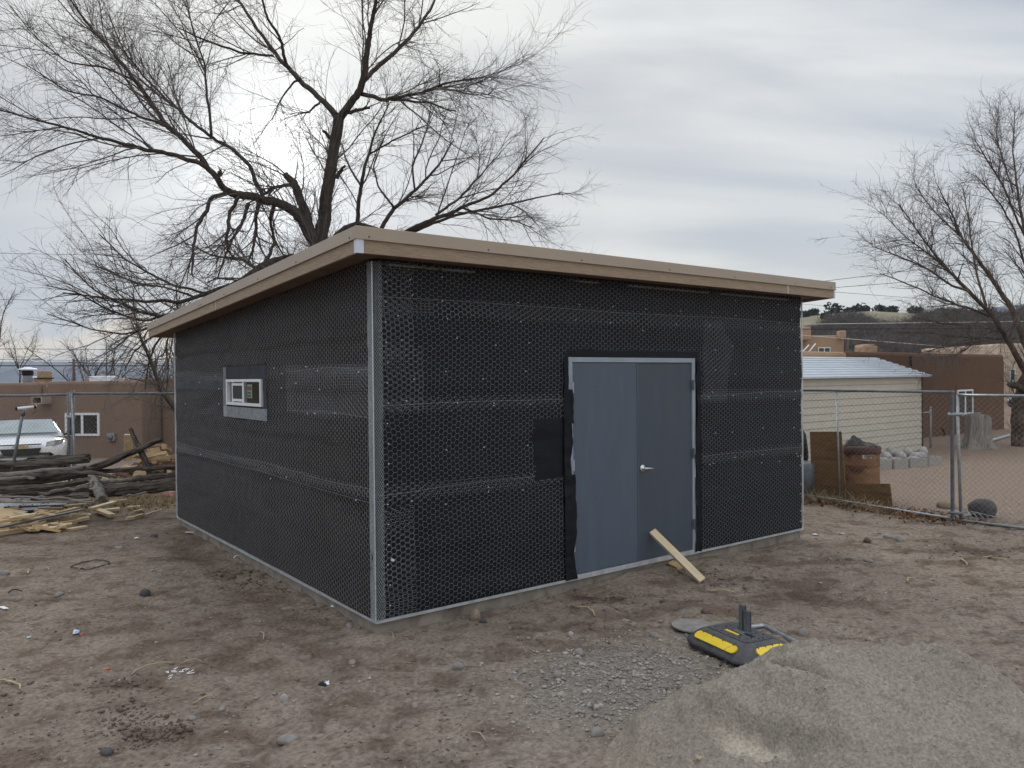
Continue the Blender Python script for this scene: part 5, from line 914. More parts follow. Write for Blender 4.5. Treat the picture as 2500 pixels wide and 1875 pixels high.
# cinder blocks, rubble, stump, pipe, short post
for k, (px, py, yw, lb) in enumerate(((2152, 1146, .5, 'leftmost concrete block of the row by the cream shed'), (2192, 1143, .45, 'second concrete block from the left in the row'), (2236, 1140, .2, 'third concrete block, turned a little, in the row'), (2274, 1135, .5, 'rightmost concrete block at the end of the row'))):
    p = G(px, py)[:2]; z = onground(*p); m = MB(); R = rotm(0, 0, yw)
    for q in ((0, -.082, .44, .03), (0, .082, .44, .03), (-.205, 0, .03, .134), (0, 0, .03, .134), (.205, 0, .03, .134)): m.box(np.array([p[0], p[1], z+.10])+R @ np.array([q[0], q[1], 0]), (q[2], q[3], .21), R)
    tag(m.build('concrete_block', M['block'], None), lb, 'block', 'concrete blocks by the cream shed')
for k in range(9):
    p = G(2153+12.5*k, 1128-(k % 3)*4)[:2]; tag(icorock('rubble_chunk', [p[0], p[1], onground(*p)-.02], (.34+.10*(k % 2), .28, .17+.08*(k % 3)), 40+k, 'bag', 1.1, rz=k*.9, sub=2), ('first', 'second', 'third', 'fourth', 'fifth', 'sixth', 'seventh', 'eighth', 'ninth')[k]+' pale rubble chunk counted from the drum, behind the concrete blocks', 'rubble', 'pale rubble behind the blocks')
sc = gpt(2388, 1094); st = thing('tree_stump', 'bleached grey tree stump with flared roots in the right yard', 'stump', sc); hgt = .98
th_ = np.linspace(0, 2*math.pi, 48, endpoint=False)
def stumppart(th0, th1, name, h_, cap):
    tt = np.linspace(th0, th1, 30); rows = []
    for z in np.linspace(-.05, h_, 14):
        fl_ = .30*math.exp(-max(z, 0)/.16); r_ = .34+fl_*(.55+.45*np.sin(tt*5+1))+.02*np.sin(tt*9)+.015*vn(tt*4, z*3, 3)-.03*z; rows.append(np.stack([sc[0]+r_*np.cos(tt), sc[1]+r_*np.sin(tt)*.9, np.full(tt.shape, sc[2]+z+(.03*np.sin(tt*2) if z > h_*.95 else 0))], 1))
    rows.append(np.stack([np.full(tt.shape, sc[0]), np.full(tt.shape, sc[1]), np.full(tt.shape, sc[2]+h_-.01)], 1)); MB().grid(np.array(rows)).build(name, M['stump'], st, True)
stumppart(-1.15+math.pi*1.5-math.pi*1.5+2.0*math.pi*0+5.2, 5.2+1.7, 'split_side', hgt*.93, 1); stumppart(.64, 5.17, 'stump_body', hgt, 1)
a, b = G(2419, 1080), G(2463, 1066); a[2] = onground(a[0], a[1])+.05; b[2] = onground(b[0], b[1])+.05; o = MB().tube([a, b], .05, 10).build('steel_pipe', M['galv'], None, True); tag(o, 'pale pipe lying between the stump and the leaning tree', 'pipe')
p = gpt(2272, 1093); o = thing('gate_post', 'short galvanised post with a stub rail at the cream shed corner', 'post', p); pipe('post', [p-[0, 0, .1], p+[0, 0, 1.13]], .030, 'galv', o); pipe('stub_rail', [p+[0, 0, 1.02], p+np.array([-.42*u2[0], -.42*u2[1], 1.02])], .02, 'galv', o); MB().lathe(p+[0, 0, 1.12], [(.033, 0), (.033, .03), (.01, .06)], 10).build('post_cap', M['galv'], o, True)
p = gpt(2485, 1088); tag(icorock('root_stone', p+[.12, -.6, -.04], (.6, .4, .22), 61, 'stone_t', .6), 'low rounded stone at the leaning tree foot', 'stone')
bc2 = gpt(2372, 1266); m = MB()
for k in range(7): m.tube([bc2+[-.24+.08*k, -.15, .02], bc2+[-.20+.07*k, .0, .09], bc2+[-.22+.075*k, .18, .04]], .005, 5)
for k in range(4): m.tube([bc2+[-.26, -.12+.1*k, .03], bc2+[0, -.12+.09*k, .09], bc2+[.28, -.12+.1*k, .03]], .005, 5)
tag(m.build('wire_basket', M['galv'], None), 'flattened wire basket at the foot of the gate', 'basket')
# ------------------------------------------------------------------ heap of weathered logs on the left
def log(label, pts, d, r, mt='log', sag=.0, seed=0, name='log', flat=1.):
    """pts in photo pixels; d depth at each end; r radius in photo pixels."""
    n = len(pts); ds = np.linspace(d[0], d[1], n); P = np.array([D(x, y, q) for (x, y), q in zip(pts, ds)]); Q, _ = resample(P, np.ones(n), 16); t = np.linspace(0, 1, 16)
    r_ = np.interp(t, [0, 1], r)*(np.interp(t, [0, 1], d)/CF); rn = np.random.default_rng(seed); w = rn.normal(0, .012, (16, 3)); w = (w+np.roll(w, 1, 0))/2; Q = Q+w; nn = 12
    tg = np.gradient(Q, axis=0); tg /= np.linalg.norm(tg, axis=1)[:, None]; a = np.cross(tg, [0, 0, 1.]); a /= np.linalg.norm(a, axis=1)[:, None]; b = np.cross(a, tg); th = np.arange(nn)*2*math.pi/nn
    lob = 1+.22*vn(np.cos(th)[None]*1.6+seed, np.sin(th)[None]*1.6+t[:, None]*1.5, seed)+.10*vn(th[None]*2.5, t[:, None]*9, seed+2); lob[:, 0] = lob[:, 0]
    v = Q[:, None]+(r_[:, None]*lob)[..., None]*(np.cos(th)[None, :, None]*a[:, None]+flat*np.sin(th)[None, :, None]*b[:, None]); v[0] += tg[0]*rn.normal(0, .05, (nn, 1)); v[-1] += tg[-1]*rn.normal(0, .05, (nn, 1))
    f = [(i*nn+j, i*nn+(j+1) % nn, (i+1)*nn+(j+1) % nn, (i+1)*nn+j) for i in range(15) for j in range(nn)]+[tuple(range(nn))[::-1], tuple(15*nn+j for j in range(nn))]
    # lay the log along its own X axis so the grain follows it
    o = MB().add(v, f).build(name, M[mt], None, False); c0 = np.array(o.location); x = (Q[-1]-Q[0]); x /= np.linalg.norm(x); y = np.cross([0, 0, 1.], x); y /= np.linalg.norm(y); z = np.cross(x, y); Rm = np.stack([x, y, z], 1)
    vv = np.array([q.co[:] for q in o.data.vertices]) @ Rm; o.data.vertices.foreach_set('co', vv.astype(np.float32).ravel()); o.data.update(); o.matrix_world = Matrix([[*Rm[0], c0[0]], [*Rm[1], c0[1]], [*Rm[2], c0[2]], [0, 0, 0, 1]])
    return tag(o, label, 'log' if name == 'log' else 'plank', 'weathered logs and slabs in the left heap')
log('thick dark slab along the top of the log heap', [(-60, 1138), (90, 1132), (214, 1120)], (12.7, 12.5), (11, 9), seed=1); log('split dark slab end above the topmost log', [(60, 1124), (140, 1118), (214, 1114)], (12.9, 12.8), (5, 6), seed=2)
log('pale-edged slab just under the topmost log', [(-60, 1164), (100, 1153), (209, 1141)], (12.4, 12.3), (8, 6), 'log_l', seed=3); log('bowed thin log tapering to a point over the diagonal pole', [(60, 1164), (150, 1153), (215, 1152), (272, 1162)], (12.3, 12.0), (8, 4), 'log', seed=4)
log('short pale plank at the left edge of the log heap', [(-40, 1170), (78, 1165)], (12.1, 12.1), (5, 4), 'log_l', seed=5, name='weathered_plank'); log('dark log in the shadow behind the bowed thin log', [(-60, 1186), (80, 1176), (205, 1160)], (12.5, 12.3), (11, 9), seed=6)
log('long crooked branch across the middle of the log heap', [(-60, 1206), (60, 1190), (150, 1184), (212, 1172), (240, 1168)], (11.9, 11.8), (10, 7), 'log', seed=7); log('straight dark log beneath the crooked branch', [(20, 1208), (120, 1200), (216, 1190)], (12.1, 12.0), (9, 8), seed=8)
log('slim pale pole resting under the crooked branch', [(105, 1205), (160, 1196), (220, 1188)], (11.8, 11.8), (4, 4), 'log_l', seed=9); log('dark log lying low behind the grey root', [(120, 1212), (230, 1202)], (11.9, 11.9), (9, 9), seed=10)
log('diagonal pole rising right from the log heap', [(190, 1156), (290, 1118), (388, 1074)], (12.4, 13.2), (9, 6), 'log', seed=11); log('crooked upright post leaning against the diagonal pole', [(317, 1046), (335, 1085), (350, 1110), (368, 1165)], (13.3, 12.9), (5, 8), 'log', seed=12)
log('long thin rail behind, running to the workshop corner', [(228, 1152), (330, 1146), (450, 1139)], (12.7, 12.9), (5, 6), 'log', seed=13, name='weathered_plank'); log('upper right log reaching behind the workshop corner', [(322, 1171), (390, 1164), (450, 1157)], (12.2, 12.3), (8, 8), seed=14)
log('thickest log at the lower right of the heap', [(252, 1200), (340, 1192), (450, 1180)], (11.8, 11.9), (15, 15), seed=15); log('thin pale slab lying on the thickest log', [(238, 1177), (325, 1171)], (11.9, 12.0), (5, 5), 'log_l', seed=16)
log('flat grey plank at the bottom of the log heap', [(-60, 1213), (100, 1214), (226, 1219)], (11.5, 11.4), (6, 5), 'log_l', seed=17, name='weathered_plank', flat=.5); log('second flat grey plank, nearest the sheet metal', [(-60, 1227), (120, 1225), (232, 1224)], (11.3, 11.2), (5, 5), 'log_l', seed=18, name='weathered_plank', flat=.5)
log('small grey slab on the dirt below the thickest log', [(302, 1212), (352, 1204)], (11.4, 11.5), (4, 4), 'log_l', seed=19, name='weathered_plank', flat=.6); log('dark log end filling the bottom of the heap', [(90, 1222), (215, 1212)], (11.7, 11.7), (8, 9), seed=20)
log('splintered pale grey root standing at the end of the heap', [(226, 1168), (236, 1190), (252, 1222)], (11.7, 11.5), (9, 14), 'stump', seed=21, name='root_stump')
# firewood behind
rr = random.Random(9)
fwbase = {}
def fwmesh(k):
    if k not in fwbase:
        r_ = np.random.default_rng(900+k); a = np.sort(r_.uniform(0, 6.283, 6)); pr = np.stack([np.zeros(6), np.cos(a)*.08*r_.uniform(.7, 1.2, 6), np.sin(a)*.08*r_.uniform(.7, 1.2, 6)], 1); m = MB().prism(pr-[.18, 0, 0], (.36, 0, 0)); o = m.build('firewood_piece', M['split'] if k % 3 else M['bark_b'], None, origin=np.zeros(3)); fwbase[k] = o.data; bpy.data.objects.remove(o)
    return fwbase[k]
fc = D(372, 1150, 17.2); fz = onground(fc[0], fc[1])
for k in range(64):
    t = rr.random(); lay = rr.random()**1.4; x = fc[0]+rr.uniform(-.75, 1.0)*(1-.5*lay); y = fc[1]+rr.uniform(-.5, .9); z = fz+.07+lay*.62*max(.25, 1-((x-fc[0]-.25)/1.0)**2)
    o = bpy.data.objects.new('firewood_piece', fwmesh(k % 7)); COL.objects.link(o); o.location = (x, y, z); o.rotation_euler = (rr.uniform(0, 6), rr.uniform(-.35, .35), rr.uniform(-1.6, 1.6)); o.scale = [rr.uniform(.75, 1.2)]*3
    tag(o, ('bark-covered' if k % 7 % 3 == 0 else 'split tan')+' firewood, '+('top' if z > fz+.42 else 'middle' if z > fz+.2 else 'bottom')+' '+('back' if y > fc[1]+.2 else 'front')+' of the house-wing pile, '+('left end' if x < fc[0]-.35 else 'left half' if x < fc[0]+.05 else 'right half' if x < fc[0]+.45 else 'right end'), 'firewood', 'firewood pile by the left house')
p = D(313, 1092, 16.6); tag(MB().box([p[0], p[1], p[2]], (.16, .2, .55), rotm(.06, .03, .4)).build('chopping_block', M['split'], None, bevel=.01), 'upright tan chopping block left of the firewood pile', 'block')
# sheet metal, netting roll and scrap lumber
def board(label, px0, px1, w, h, mt='pine', z=0., cat='board', name='lumber_offcut', roll=0., zz=None):
    a, b = G(*px0, -.11+z), G(*px1, -.11+(z if zz is None else zz)); c0 = (a+b)/2; x = b-a; L = np.linalg.norm(x); x /= L; y = np.cross([0, 0, 1.], x); y /= np.linalg.norm(y); zv = np.cross(x, y); R = np.stack([x, y, zv], 1) @ rotm(roll, 0, 0)
    o = MB().box((0, 0, 0), (L, w, h)).build(name, M[mt], None, bevel=min(w, h)*.06, origin=np.zeros(3)); c0 = c0+[0, 0, h/2]; o.matrix_world = Matrix([[*R[0], c0[0]], [*R[1], c0[1]], [*R[2], c0[2]], [0, 0, 0, 1]]); return tag(o, label, cat, 'scrap lumber heap' if cat == 'board' else None)
GRPL = 'scrap lumber heap'
board('pale blue sheet of metal under the netting, left of the lumber', (-60, 1236), (165, 1229), .35, .01, 'bluesheet', .02, 'sheet metal', 'metal_sheet')
board('dark sheet of metal lying behind the scrap lumber', (-60, 1252), (120, 1240), .3, .01, 'strip', .015, 'sheet metal', 'metal_sheet')
nb_ = gpt(105, 1236); A = []; C = []; h_ = .022
i, j = np.meshgrid(np.arange(46), np.arange(16), indexing='ij'); cx_ = 1.5*h_*i; cy_ = 1.732*h_*(j+.5*(i % 2))
for p, q in (((-h_/2, .866*h_), (h_/2, .866*h_)), ((h_/2, .866*h_), (h_, 0)), ((h_, 0), (h_/2, -.866*h_))): A.append(np.stack([cx_+p[0], cy_+p[1]], -1).reshape(-1, 2)); C.append(np.stack([cx_+q[0], cy_+q[1]], -1).reshape(-1, 2))
def nl(p, lay): return np.stack([nb_[0]-.75+p[:, 0]*1.05, nb_[1]-.2+p[:, 1]*.95+lay*.02, nb_[2]+.06+.05*lay+.09*np.sin(np.clip(p[:, 1]/.6, 0, 1)*math.pi)+.03*vn(p[:, 0]*4, p[:, 1]*5, 5+lay)], 1)
A, C = np.concatenate(A), np.concatenate(C); nr = thing('netting_offcut', 'crushed roll of wire netting lying between logs and scrap lumber', 'netting', nb_)
wires('wire_netting', np.concatenate([nl(A, k) for k in range(3)]), np.concatenate([nl(C, k) for k in range(3)]), .0020, M['mesh_d'], nr, kind='stuff')
board('long thin pale lath behind the lumber heap', (158, 1236), (310, 1221), .045, .02, 'pine_c', .05); board('dark blue metal strip laid over the scrap lumber', (-60, 1302), (199, 1246), .07, .02, 'strip', .15, 'metal strip', 'metal_strip')
board('long pale board above the dark blue strip', (-60, 1288), (129, 1254), .10, .04, 'pine', .11); board('second long board end beside the dark blue strip', (60, 1276), (190, 1243), .09, .035, 'pine_b', .10); board('long thin board along the near edge of the heap', (-30, 1312), (188, 1278), .045, .06, 'pine', .01); board('near right board at the front of the heap', (141, 1301), (212, 1290), .09, .04, 'pine', .0)
board('curled plywood scrap at the left edge of the lumber heap', (-30, 1262), (38, 1246), .42, .012, 'pine_b', .14, 'board', 'plywood_scrap', .12)
board('upper block of the far right lumber pair', (222, 1245), (280, 1229), .10, .04, 'pine_c', .06); board('lower block of the far right lumber pair', (252, 1250), (292, 1246), .12, .045, 'pine_c', .0); board('short thick stud angled at the right of the heap', (232, 1246), (274, 1262), .10, .045, 'pine', .02)
board('lone offcut right of the heap, the longer of the farther pair', (309, 1243), (341, 1241), .08, .045, 'pine_c', .0); board('lone small offcut tucked under the farther pair', (326, 1252), (350, 1247), .05, .03, 'pine_b', .0); board('lone offcut right of the heap, left of the nearer pair', (309, 1270), (328, 1267), .07, .045, 'pine_c', .0); board('lone darker offcut right of the nearer pair', (329, 1266), (349, 1261), .06, .045, 'pine_b', .0)
board('thin white strip curving away from the offcuts', (358, 1256), (396, 1244), .02, .012, 'pine_c', .0)
sizes = [(.30, .09, .04), (.22, .09, .04), (.42, .09, .04), (.16, .14, .04), (.5, .07, .02), (.26, .14, .02), (.36, .05, .04)]; lm = {}
def lmesh(k, mt):
    if (k, mt) not in lm:
        o = MB().box((0, 0, 0), sizes[k]).build('lumber_offcut', M[mt], None, bevel=.003, origin=np.zeros(3)); lm[(k, mt)] = o.data; bpy.data.objects.remove(o)
    return lm[(k, mt)]
for k in range(58):
    px, py = rr.uniform(-30, 205), rr.uniform(1246, 1298); 
    if (px > 150 and py > 1288): px -= 60
    hh = .10*math.exp(-((px-70)/110)**2)*math.exp(-((py-1265)/22)**2)*2.0; p = G(px, py, -.10+rr.random()*hh); KS = rr.randrange(7); KM = rr.choice(('pine', 'pine_b', 'pine_c', 'pine')); o = bpy.data.objects.new('lumber_offcut', lmesh(KS, KM)); COL.objects.link(o); o.location = (p[0], p[1], p[2]+.03); o.rotation_euler = (rr.uniform(-.25, .25), rr.uniform(-.18, .18), rr.uniform(-.5, .9) if rr.random() < .7 else rr.uniform(0, 3))
    wd_ = ('stud end', 'short stud end', 'long stud piece', 'square block', 'long thin lath', 'thin flat scrap', 'narrow batten')[KS]; cl = {'pine': 'pale', 'pine_b': 'yellow', 'pine_c': 'whitish'}[KM]
    tag(o, cl+' '+wd_+' at the '+('back' if py < 1264 else 'middle' if py < 1281 else 'front')+' '+('far left' if px < 25 else 'left' if px < 75 else 'centre' if px < 125 else 'right' if px < 170 else 'right tip')+' of the scrap lumber heap', 'board', GRPL)
# ------------------------------------------------------------------ planks at the door
a, b = B(3.30, -.075, .45), G(1715, 1420); b[2] = onground(b[0], b[1])+.03; x = b-a; L = np.linalg.norm(x); x /= L; y = np.cross([BU[1], -BU[0], 0], x); y /= np.linalg.norm(y); z = np.cross(x, y); R = np.stack([x, y, z], 1); c0 = (a+b)/2
def plank(name, label, c0, R, size, mt):
    o = MB().box((0, 0, 0), size).build(name, M[mt], None, bevel=.003, origin=np.zeros(3)); o.matrix_world = Matrix([[*R[0], c0[0]], [*R[1], c0[1]], [*R[2], c0[2]], [0, 0, 0, 1]]); return tag(o, label, 'plank')
a0_ = D(1589, 1296, 8.05); 
def wallpt(px, py, o): d_ = ray(px, py); nn = np.array([BU[1], -BU[0], 0]); k = ((B(0, -o, 0)-CO) @ nn)/(d_ @ nn); return CO+d_*k
a = wallpt(1592, 1297, .035); b = gpt(1715, 1424)+[0, 0, .03]; x = b-a; L = np.linalg.norm(x); x /= L; y = np.cross([0, 0, 1.], x); y /= np.linalg.norm(y); z = np.cross(x, y)
plank('leaning_plank', 'pale pine stud propped against the right door leaf', (a+b)/2, np.stack([x, y, z], 1) @ rotm(.5, 0, 0), (L, .085, .038), 'pine_c')
a, b = gpt(1600, 1366)+[0, 0, .045], gpt(1662, 1402)+[0, 0, .018]; x = b-a; L = np.linalg.norm(x); x /= L; y = np.cross([0, 0, 1.], x); y /= np.linalg.norm(y); z = np.cross(x, y)
plank('short_plank', 'short darker board lying under the propped stud', (a+b)/2, np.stack([x, y, z], 1) @ rotm(.25, 0, 0), (L, .085, .035), 'pine_b')
# ------------------------------------------------------------------ sand pile
SX, SY = 2.02, 4.05
def sandh(x, y):
    yc = 4.30+.06*np.sin(x*2.3); dy = y-yc; wx = x+.10*np.clip(-dy, 0, 1)*np.sign(1.9-x)*0
    cr_ = np.interp(wx, [-.6, .43, .70, .95, 1.20, 1.37, 1.46, 1.55, 1.70, 2.0, 2.22, 2.38, 2.55, 2.80, 3.3, 4.4], [-.62, -.02, .22, .39, .47, .54, .61, .680, .705, .690, .665, .680, .60, .43, .02, -.6])
    for k in (1, 2): cr_ = cr_                                                       # crest line, left foot to right foot
    sl = np.where(dy > 0, .60, .34); h = cr_-sl*(np.sqrt(dy*dy+.012)-.11)-.12*np.clip(-dy-.6, 0, None)
    # slumped step and the gully running down from the left shoulder
    g_ = (x-1.375)*.83+(y-4.35)*.55; gl_ = (x-1.375)*.55-(y-4.35)*.83; al = ss(gl_, -.12, .06)*ss(-gl_, -.58, -.34)
    h = h-.075*np.exp(-(g_/.026)**2)*al+.035*np.exp(-((g_+.09)/.07)**2)*al-.03*np.exp(-((g_-.13)/.09)**2)*al
    q_ = ((y-3.98)+(x-1.22)*1.2)/1.56; aq = ((x-1.22)-(y-3.98)*1.2)/1.56; h = h-.12*ss(-q_, -.05, .0)*ss(q_, -.65, -.1)*np.exp(-((aq)/.36)**4)
    h = h+.03*np.exp(-((x-1.0)/.3)**2-((y-3.95)/.3)**2)
    k = ss(h, .0, .08)
    sm = 1-.97*np.exp(-((q_+.035+.03*vn(aq*9, 0, 5)+.012*vn(aq*31, 2, 6)-.05*aq)/(.050-.10*aq))**10)*np.exp(-((aq+.02)/.23)**8)                 # smooth slip face
    h = h+k*sm*(.045*fbm(x*2.6, y*2.6, 801, 3)+.020*fbm(x*8, y*8, 811, 3)+.048*np.maximum(0, fbm(x*13, y*13, 821, 3)-.02)+.015*fbm(x*34, y*34, 831, 2))
    return h, sm
sxv, syv = np.arange(.05, 4.3, .0125), np.arange(2.2, 5.45, .0125); X2, Y2 = np.meshgrid(sxv, syv); hs, sm = sandh(X2, Y2); Zs = -.15+hs
ii = np.arange(X2.size).reshape(X2.shape); F2 = np.stack([ii[:-1, :-1], ii[:-1, 1:], ii[1:, 1:], ii[1:, :-1]], -1); kp = (hs[:-1, :-1] > -.05) & (Zs[:-1, :-1] > gz(X2[:-1, :-1], Y2[:-1, :-1])-.05)
sd = fastmesh('sand_pile', np.stack([X2, Y2, Zs], -1), F2[kp].reshape(-1, 4), M['sand'], None, True); tag(sd, 'big heap of grey-tan masonry sand in the lower right corner', 'sand pile')
tint = np.ones(X2.shape+(3,)); tint = mixc(tint, (1-sm)*.95, (1.5, 1.48, 1.44)); damp = ss(fbm(X2*2.2, Y2*2.2, 851, 3), 0, .5)*.5; tint = mixc(tint, damp, (.78, .77, .76)); tint = mixc(tint, ss(X2, 1.0, .4)*.35, (1.0, .88, .80))
ca_ = sd.data.color_attributes.new('tint', 'FLOAT_COLOR', 'POINT'); ca_.data.foreach_set('color', np.concatenate([tint, np.ones(X2.shape+(1,))], -1).astype(np.float32).ravel())
# ------------------------------------------------------------------ rubber barricade base on a pipe frame
zt_ = .012; cs = [G(1720, 1529, zt_), G(1796, 1518, zt_), G(1900, 1559, zt_), G(1819, 1573, zt_)]; cen = sum(cs)/4
ex = ((cs[3]-cs[0])+(cs[2]-cs[1]))/2; ey = ((cs[1]-cs[0])+(cs[2]-cs[3]))/2; lx, ly = np.linalg.norm(ex[:2]), np.linalg.norm(ey[:2]); ex = ex/np.linalg.norm(ex); ey = np.cross([0, 0, 1.], ex); ly = abs((cs[1]-cs[0]) @ ey)
gb = onground(cen[0], cen[1]); rbz = gb+.036
def bp(u, v, z): return np.array([cen[0], cen[1], 0])+ex*u+ey*v+np.array([0, 0, z])
bs = thing('barricade_base', 'grey rubber sign base with yellow reflectors beside the sand pile', 'sign base', bp(0, 0, gb)); hx, hy = lx/2, ly/2
def rrect(gx_, gy_, rad, z, n=6):
    P = []
    for cx_, cy_, a0 in ((gx_-rad, gy_-rad, 0), (-gx_+rad, gy_-rad, 90), (-gx_+rad, -gy_+rad, 180), (gx_-rad, -gy_+rad, 270)):
        for k in range(n+1): t_ = math.radians(a0+90*k/n); P.append(bp(cx_+rad*math.cos(t_), cy_+rad*math.sin(t_), z))
    return np.array(P)
e_ = .15; hB = zt_-rbz
rings = [rrect(hx+e_*.86, hy+e_*.86, .15, rbz), rrect(hx+e_, hy+e_, .16, rbz+hB*.10), rrect(hx+e_*.98, hy+e_*.98, .16, rbz+hB*.30), rrect(hx+e_*.55, hy+e_*.55, .12, rbz+hB*.72), rrect(hx+e_*.22, hy+e_*.22, .08, rbz+hB*.93), rrect(hx+.008, hy+.008, .05, rbz+hB), rrect(hx*.93, hy*.93, .04, rbz+hB-.004)]
m = MB(); nn = len(rings[0]); m.add(np.concatenate(rings), [(i*nn+j, i*nn+(j+1) % nn, (i+1)*nn+(j+1) % nn, (i+1)*nn+j) for i in range(len(rings)-1) for j in range(nn)]+[tuple(range(nn))[::-1], tuple((len(rings)-1)*nn+j for j in range(nn))]); m.build('rubber_body', M['rubber'], bs, True)
m = MB(); nu, nv_ = 22, 14
for i in range(nu):
    for j in range(nv_):
        u, v = (i+.5)/nu*2-1, (j+.5)/nv_*2-1
        if abs(u) < .36 and abs(v) < .20 or abs(u) < .32 and -.62 < v < -.30: continue
        if hash((i*7+j*13) % 11) in (0, 4) and (i+j) % 2: continue
        m.box(bp(u*hx*.94, v*hy*.94, rbz+hB+.001), (hx*2/nu*.62, hy*2/nv_*.62, .012), np.stack([ex, ey, [0, 0, 1]], 1))
m.build('tread_block', M['rubber_l'], bs, kind='stuff')
MB().box(bp(0, 0, rbz+hB+.002), (hx*.62, hy*.34, .010), np.stack([ex, ey, [0, 0, 1]], 1)).build('slot_plate', M['rubber_l'], bs); MB().box(bp(.10, 0, rbz+hB+.006), (hx*.42, hy*.20, .006), np.stack([ex, ey, [0, 0, 1]], 1)).build('slot', M['black'], bs)
MB().box(bp(-.02, -hy*.44, rbz+hB+.006), (hx*.62, hy*.17, .008), np.stack([ex, ey, [0, 0, 1]], 1)).build('reflector', M['yellow'], bs, bevel=.003)
def refl(side, half, par):
    # stadium-shaped reflector lying on the sloping rim
    P = []; k0 = .92
    for t_ in np.linspace(-math.pi/2, math.pi/2, 9): P.append((half-.03+.03*math.cos(t_), math.sin(t_)))
    for t_ in np.linspace(math.pi/2, math.pi*1.5, 9): P.append((-half+.03+.03*math.cos(t_), math.sin(t_)))
    V = []
    for a, b in P:
        w = e_*.62-b*.030; zz = rbz+hB*(.62+b*.16)+.008
        V.append(bp(a, -(hy+w), zz) if side == 0 else bp(hx+w, a, zz))
    nrm_ = (bp(0, -.5, .6)-bp(0, 0, 0)) if side == 0 else (bp(.5, 0, .6)-bp(0, 0, 0)); nrm_ /= np.linalg.norm(nrm_); o = MB().prism(np.array(V)[::-1] if side == 0 else np.array(V)[::-1], nrm_*.012).build('reflector', M['yellow'], par, label='long yellow reflector' if side == 0 else 'short yellow reflector')
    for k in range(4):
        q = -half+half*2*(k+.5)/4; w = e_*.62-.026; zz = rbz+hB*.76+.016; c_ = bp(q, -(hy+w), zz) if side == 0 else bp(hx+w, q, zz); MB().box(c_, (.008, .022, .008) if side == 0 else (.022, .008, .008), np.stack([ex, ey, [0, 0, 1]], 1)).build('notch', M['black'], o)
refl(0, hx*.98, bs); refl(1, hy*.92, bs)
ub = G(1819, 1541, zt_); 
for k, (o_, h_) in enumerate(((-.032, .24), (.022, .205))):
    c0 = bp(0, 0, rbz+hB)+ex*o_*1.0+np.array([.0, 0, 0]); c0 = np.array([ub[0]+ex[0]*o_-.0, ub[1]+ex[1]*o_, rbz+hB]); m = MB(); R = np.stack([ex, ey, [0, 0, 1]], 1)
    for q in ((0, -.016, .040, .004), (-.018, 0, .004, .032), (.018, 0, .004, .032), (-.024, .016, .012, .004), (.024, .016, .012, .004)): m.box(c0+ex*q[0]+ey*q[1]+[0, 0, h_/2-.04], (q[2], q[3], h_), R)
    m.build('upright_channel', M['galv_dark'], bs)
pf = thing('pipe_frame', 'bent galvanised pipe frame lying under the grey sign base', 'pipe frame', bp(0, 0, gb)); zc = gb+.022
pp = [G(1800, 1534, zc), G(1832, 1531, zc), G(1864, 1528, zc), G(1872, 1531, zc), G(1905, 1549, zc), G(1950, 1572, zc), G(1985, 1590, zc)]; pipe('bent_pipe', pp, .021, 'galv', pf, 10); pp = [G(1674, 1552, zc), G(1682, 1556, zc), G(1725, 1581, zc), G(1768, 1606, zc), G(1785, 1604, zc), G(1830, 1600, zc)]; pipe('bent_pipe', pp, .021, 'galv', pf, 10)
oc = G(1694, 1528, gb+.035); m = MB(); m.lathe([0, 0, 0], [(.19, -.006), (.19, .006)], 28); vv = m.v[0]; vv[:, 0] *= 1.0; vv = vv @ rotm(.02, .04, .3).T*[1.0, .95, 1]; m.v = [vv+oc]; tag(m.build('steel_disc', M['stone'], None), 'thin grey round disc half under the sign base', 'disc')
# ------------------------------------------------------------------ stones, pebbles, gravel, litter
phi = (1+5**.5)/2; ICO = np.array([(-1, phi, 0), (1, phi, 0), (-1, -phi, 0), (1, -phi, 0), (0, -1, phi), (0, 1, phi), (0, -1, -phi), (0, 1, -phi), (phi, 0, -1), (phi, 0, 1), (-phi, 0, -1), (-phi, 0, 1)])/math.sqrt(1+phi*phi)
ICF = np.array([(0, 11, 5), (0, 5, 1), (0, 1, 7), (0, 7, 10), (0, 10, 11), (1, 5, 9), (5, 11, 4), (11, 10, 2), (10, 7, 6), (7, 1, 8), (3, 9, 4), (3, 4, 2), (3, 2, 6), (3, 6, 8), (3, 8, 9), (4, 9, 5), (2, 4, 11), (6, 2, 10), (8, 6, 7), (9, 8, 1)])
def scatter(name, label, cat, x, y, size, mt, flat=.6, sink=.3, seed=0, zf=None, lift=0.):
    r_ = np.random.default_rng(seed); n = len(x); v = ICO[None]*(1+r_.uniform(-.28, .28, (n, 12, 1))); a = r_.uniform(0, 6.28, n); ca2, sa2 = np.cos(a)[:, None], np.sin(a)[:, None]; sc = size[:, None, None]*np.stack([r_.uniform(.7, 1.35, n), r_.uniform(.7, 1.1, n), r_.uniform(.5, 1.1, n)*flat], 1)[:, None]/2; v = v*sc
    v = np.stack([v[..., 0]*ca2-v[..., 1]*sa2, v[..., 0]*sa2+v[..., 1]*ca2, v[..., 2]], -1); z = (gz(x, y) if zf is None else zf(x, y))+size*flat*(.5-sink)+lift; v += np.stack([x, y, z], 1)[:, None]
    o = fastmesh(name, v.reshape(-1, 3), (ICF[None]+np.arange(n)[:, None, None]*12).reshape(-1, 3), M[mt], None, True, kind='stuff'); o['label'] = label; o['category'] = cat; return o
def inb(x, y): a, b = bloc(x, y); return (a > -.03) & (a < BW+.03) & (b > -.03) & (b < BL+.03)
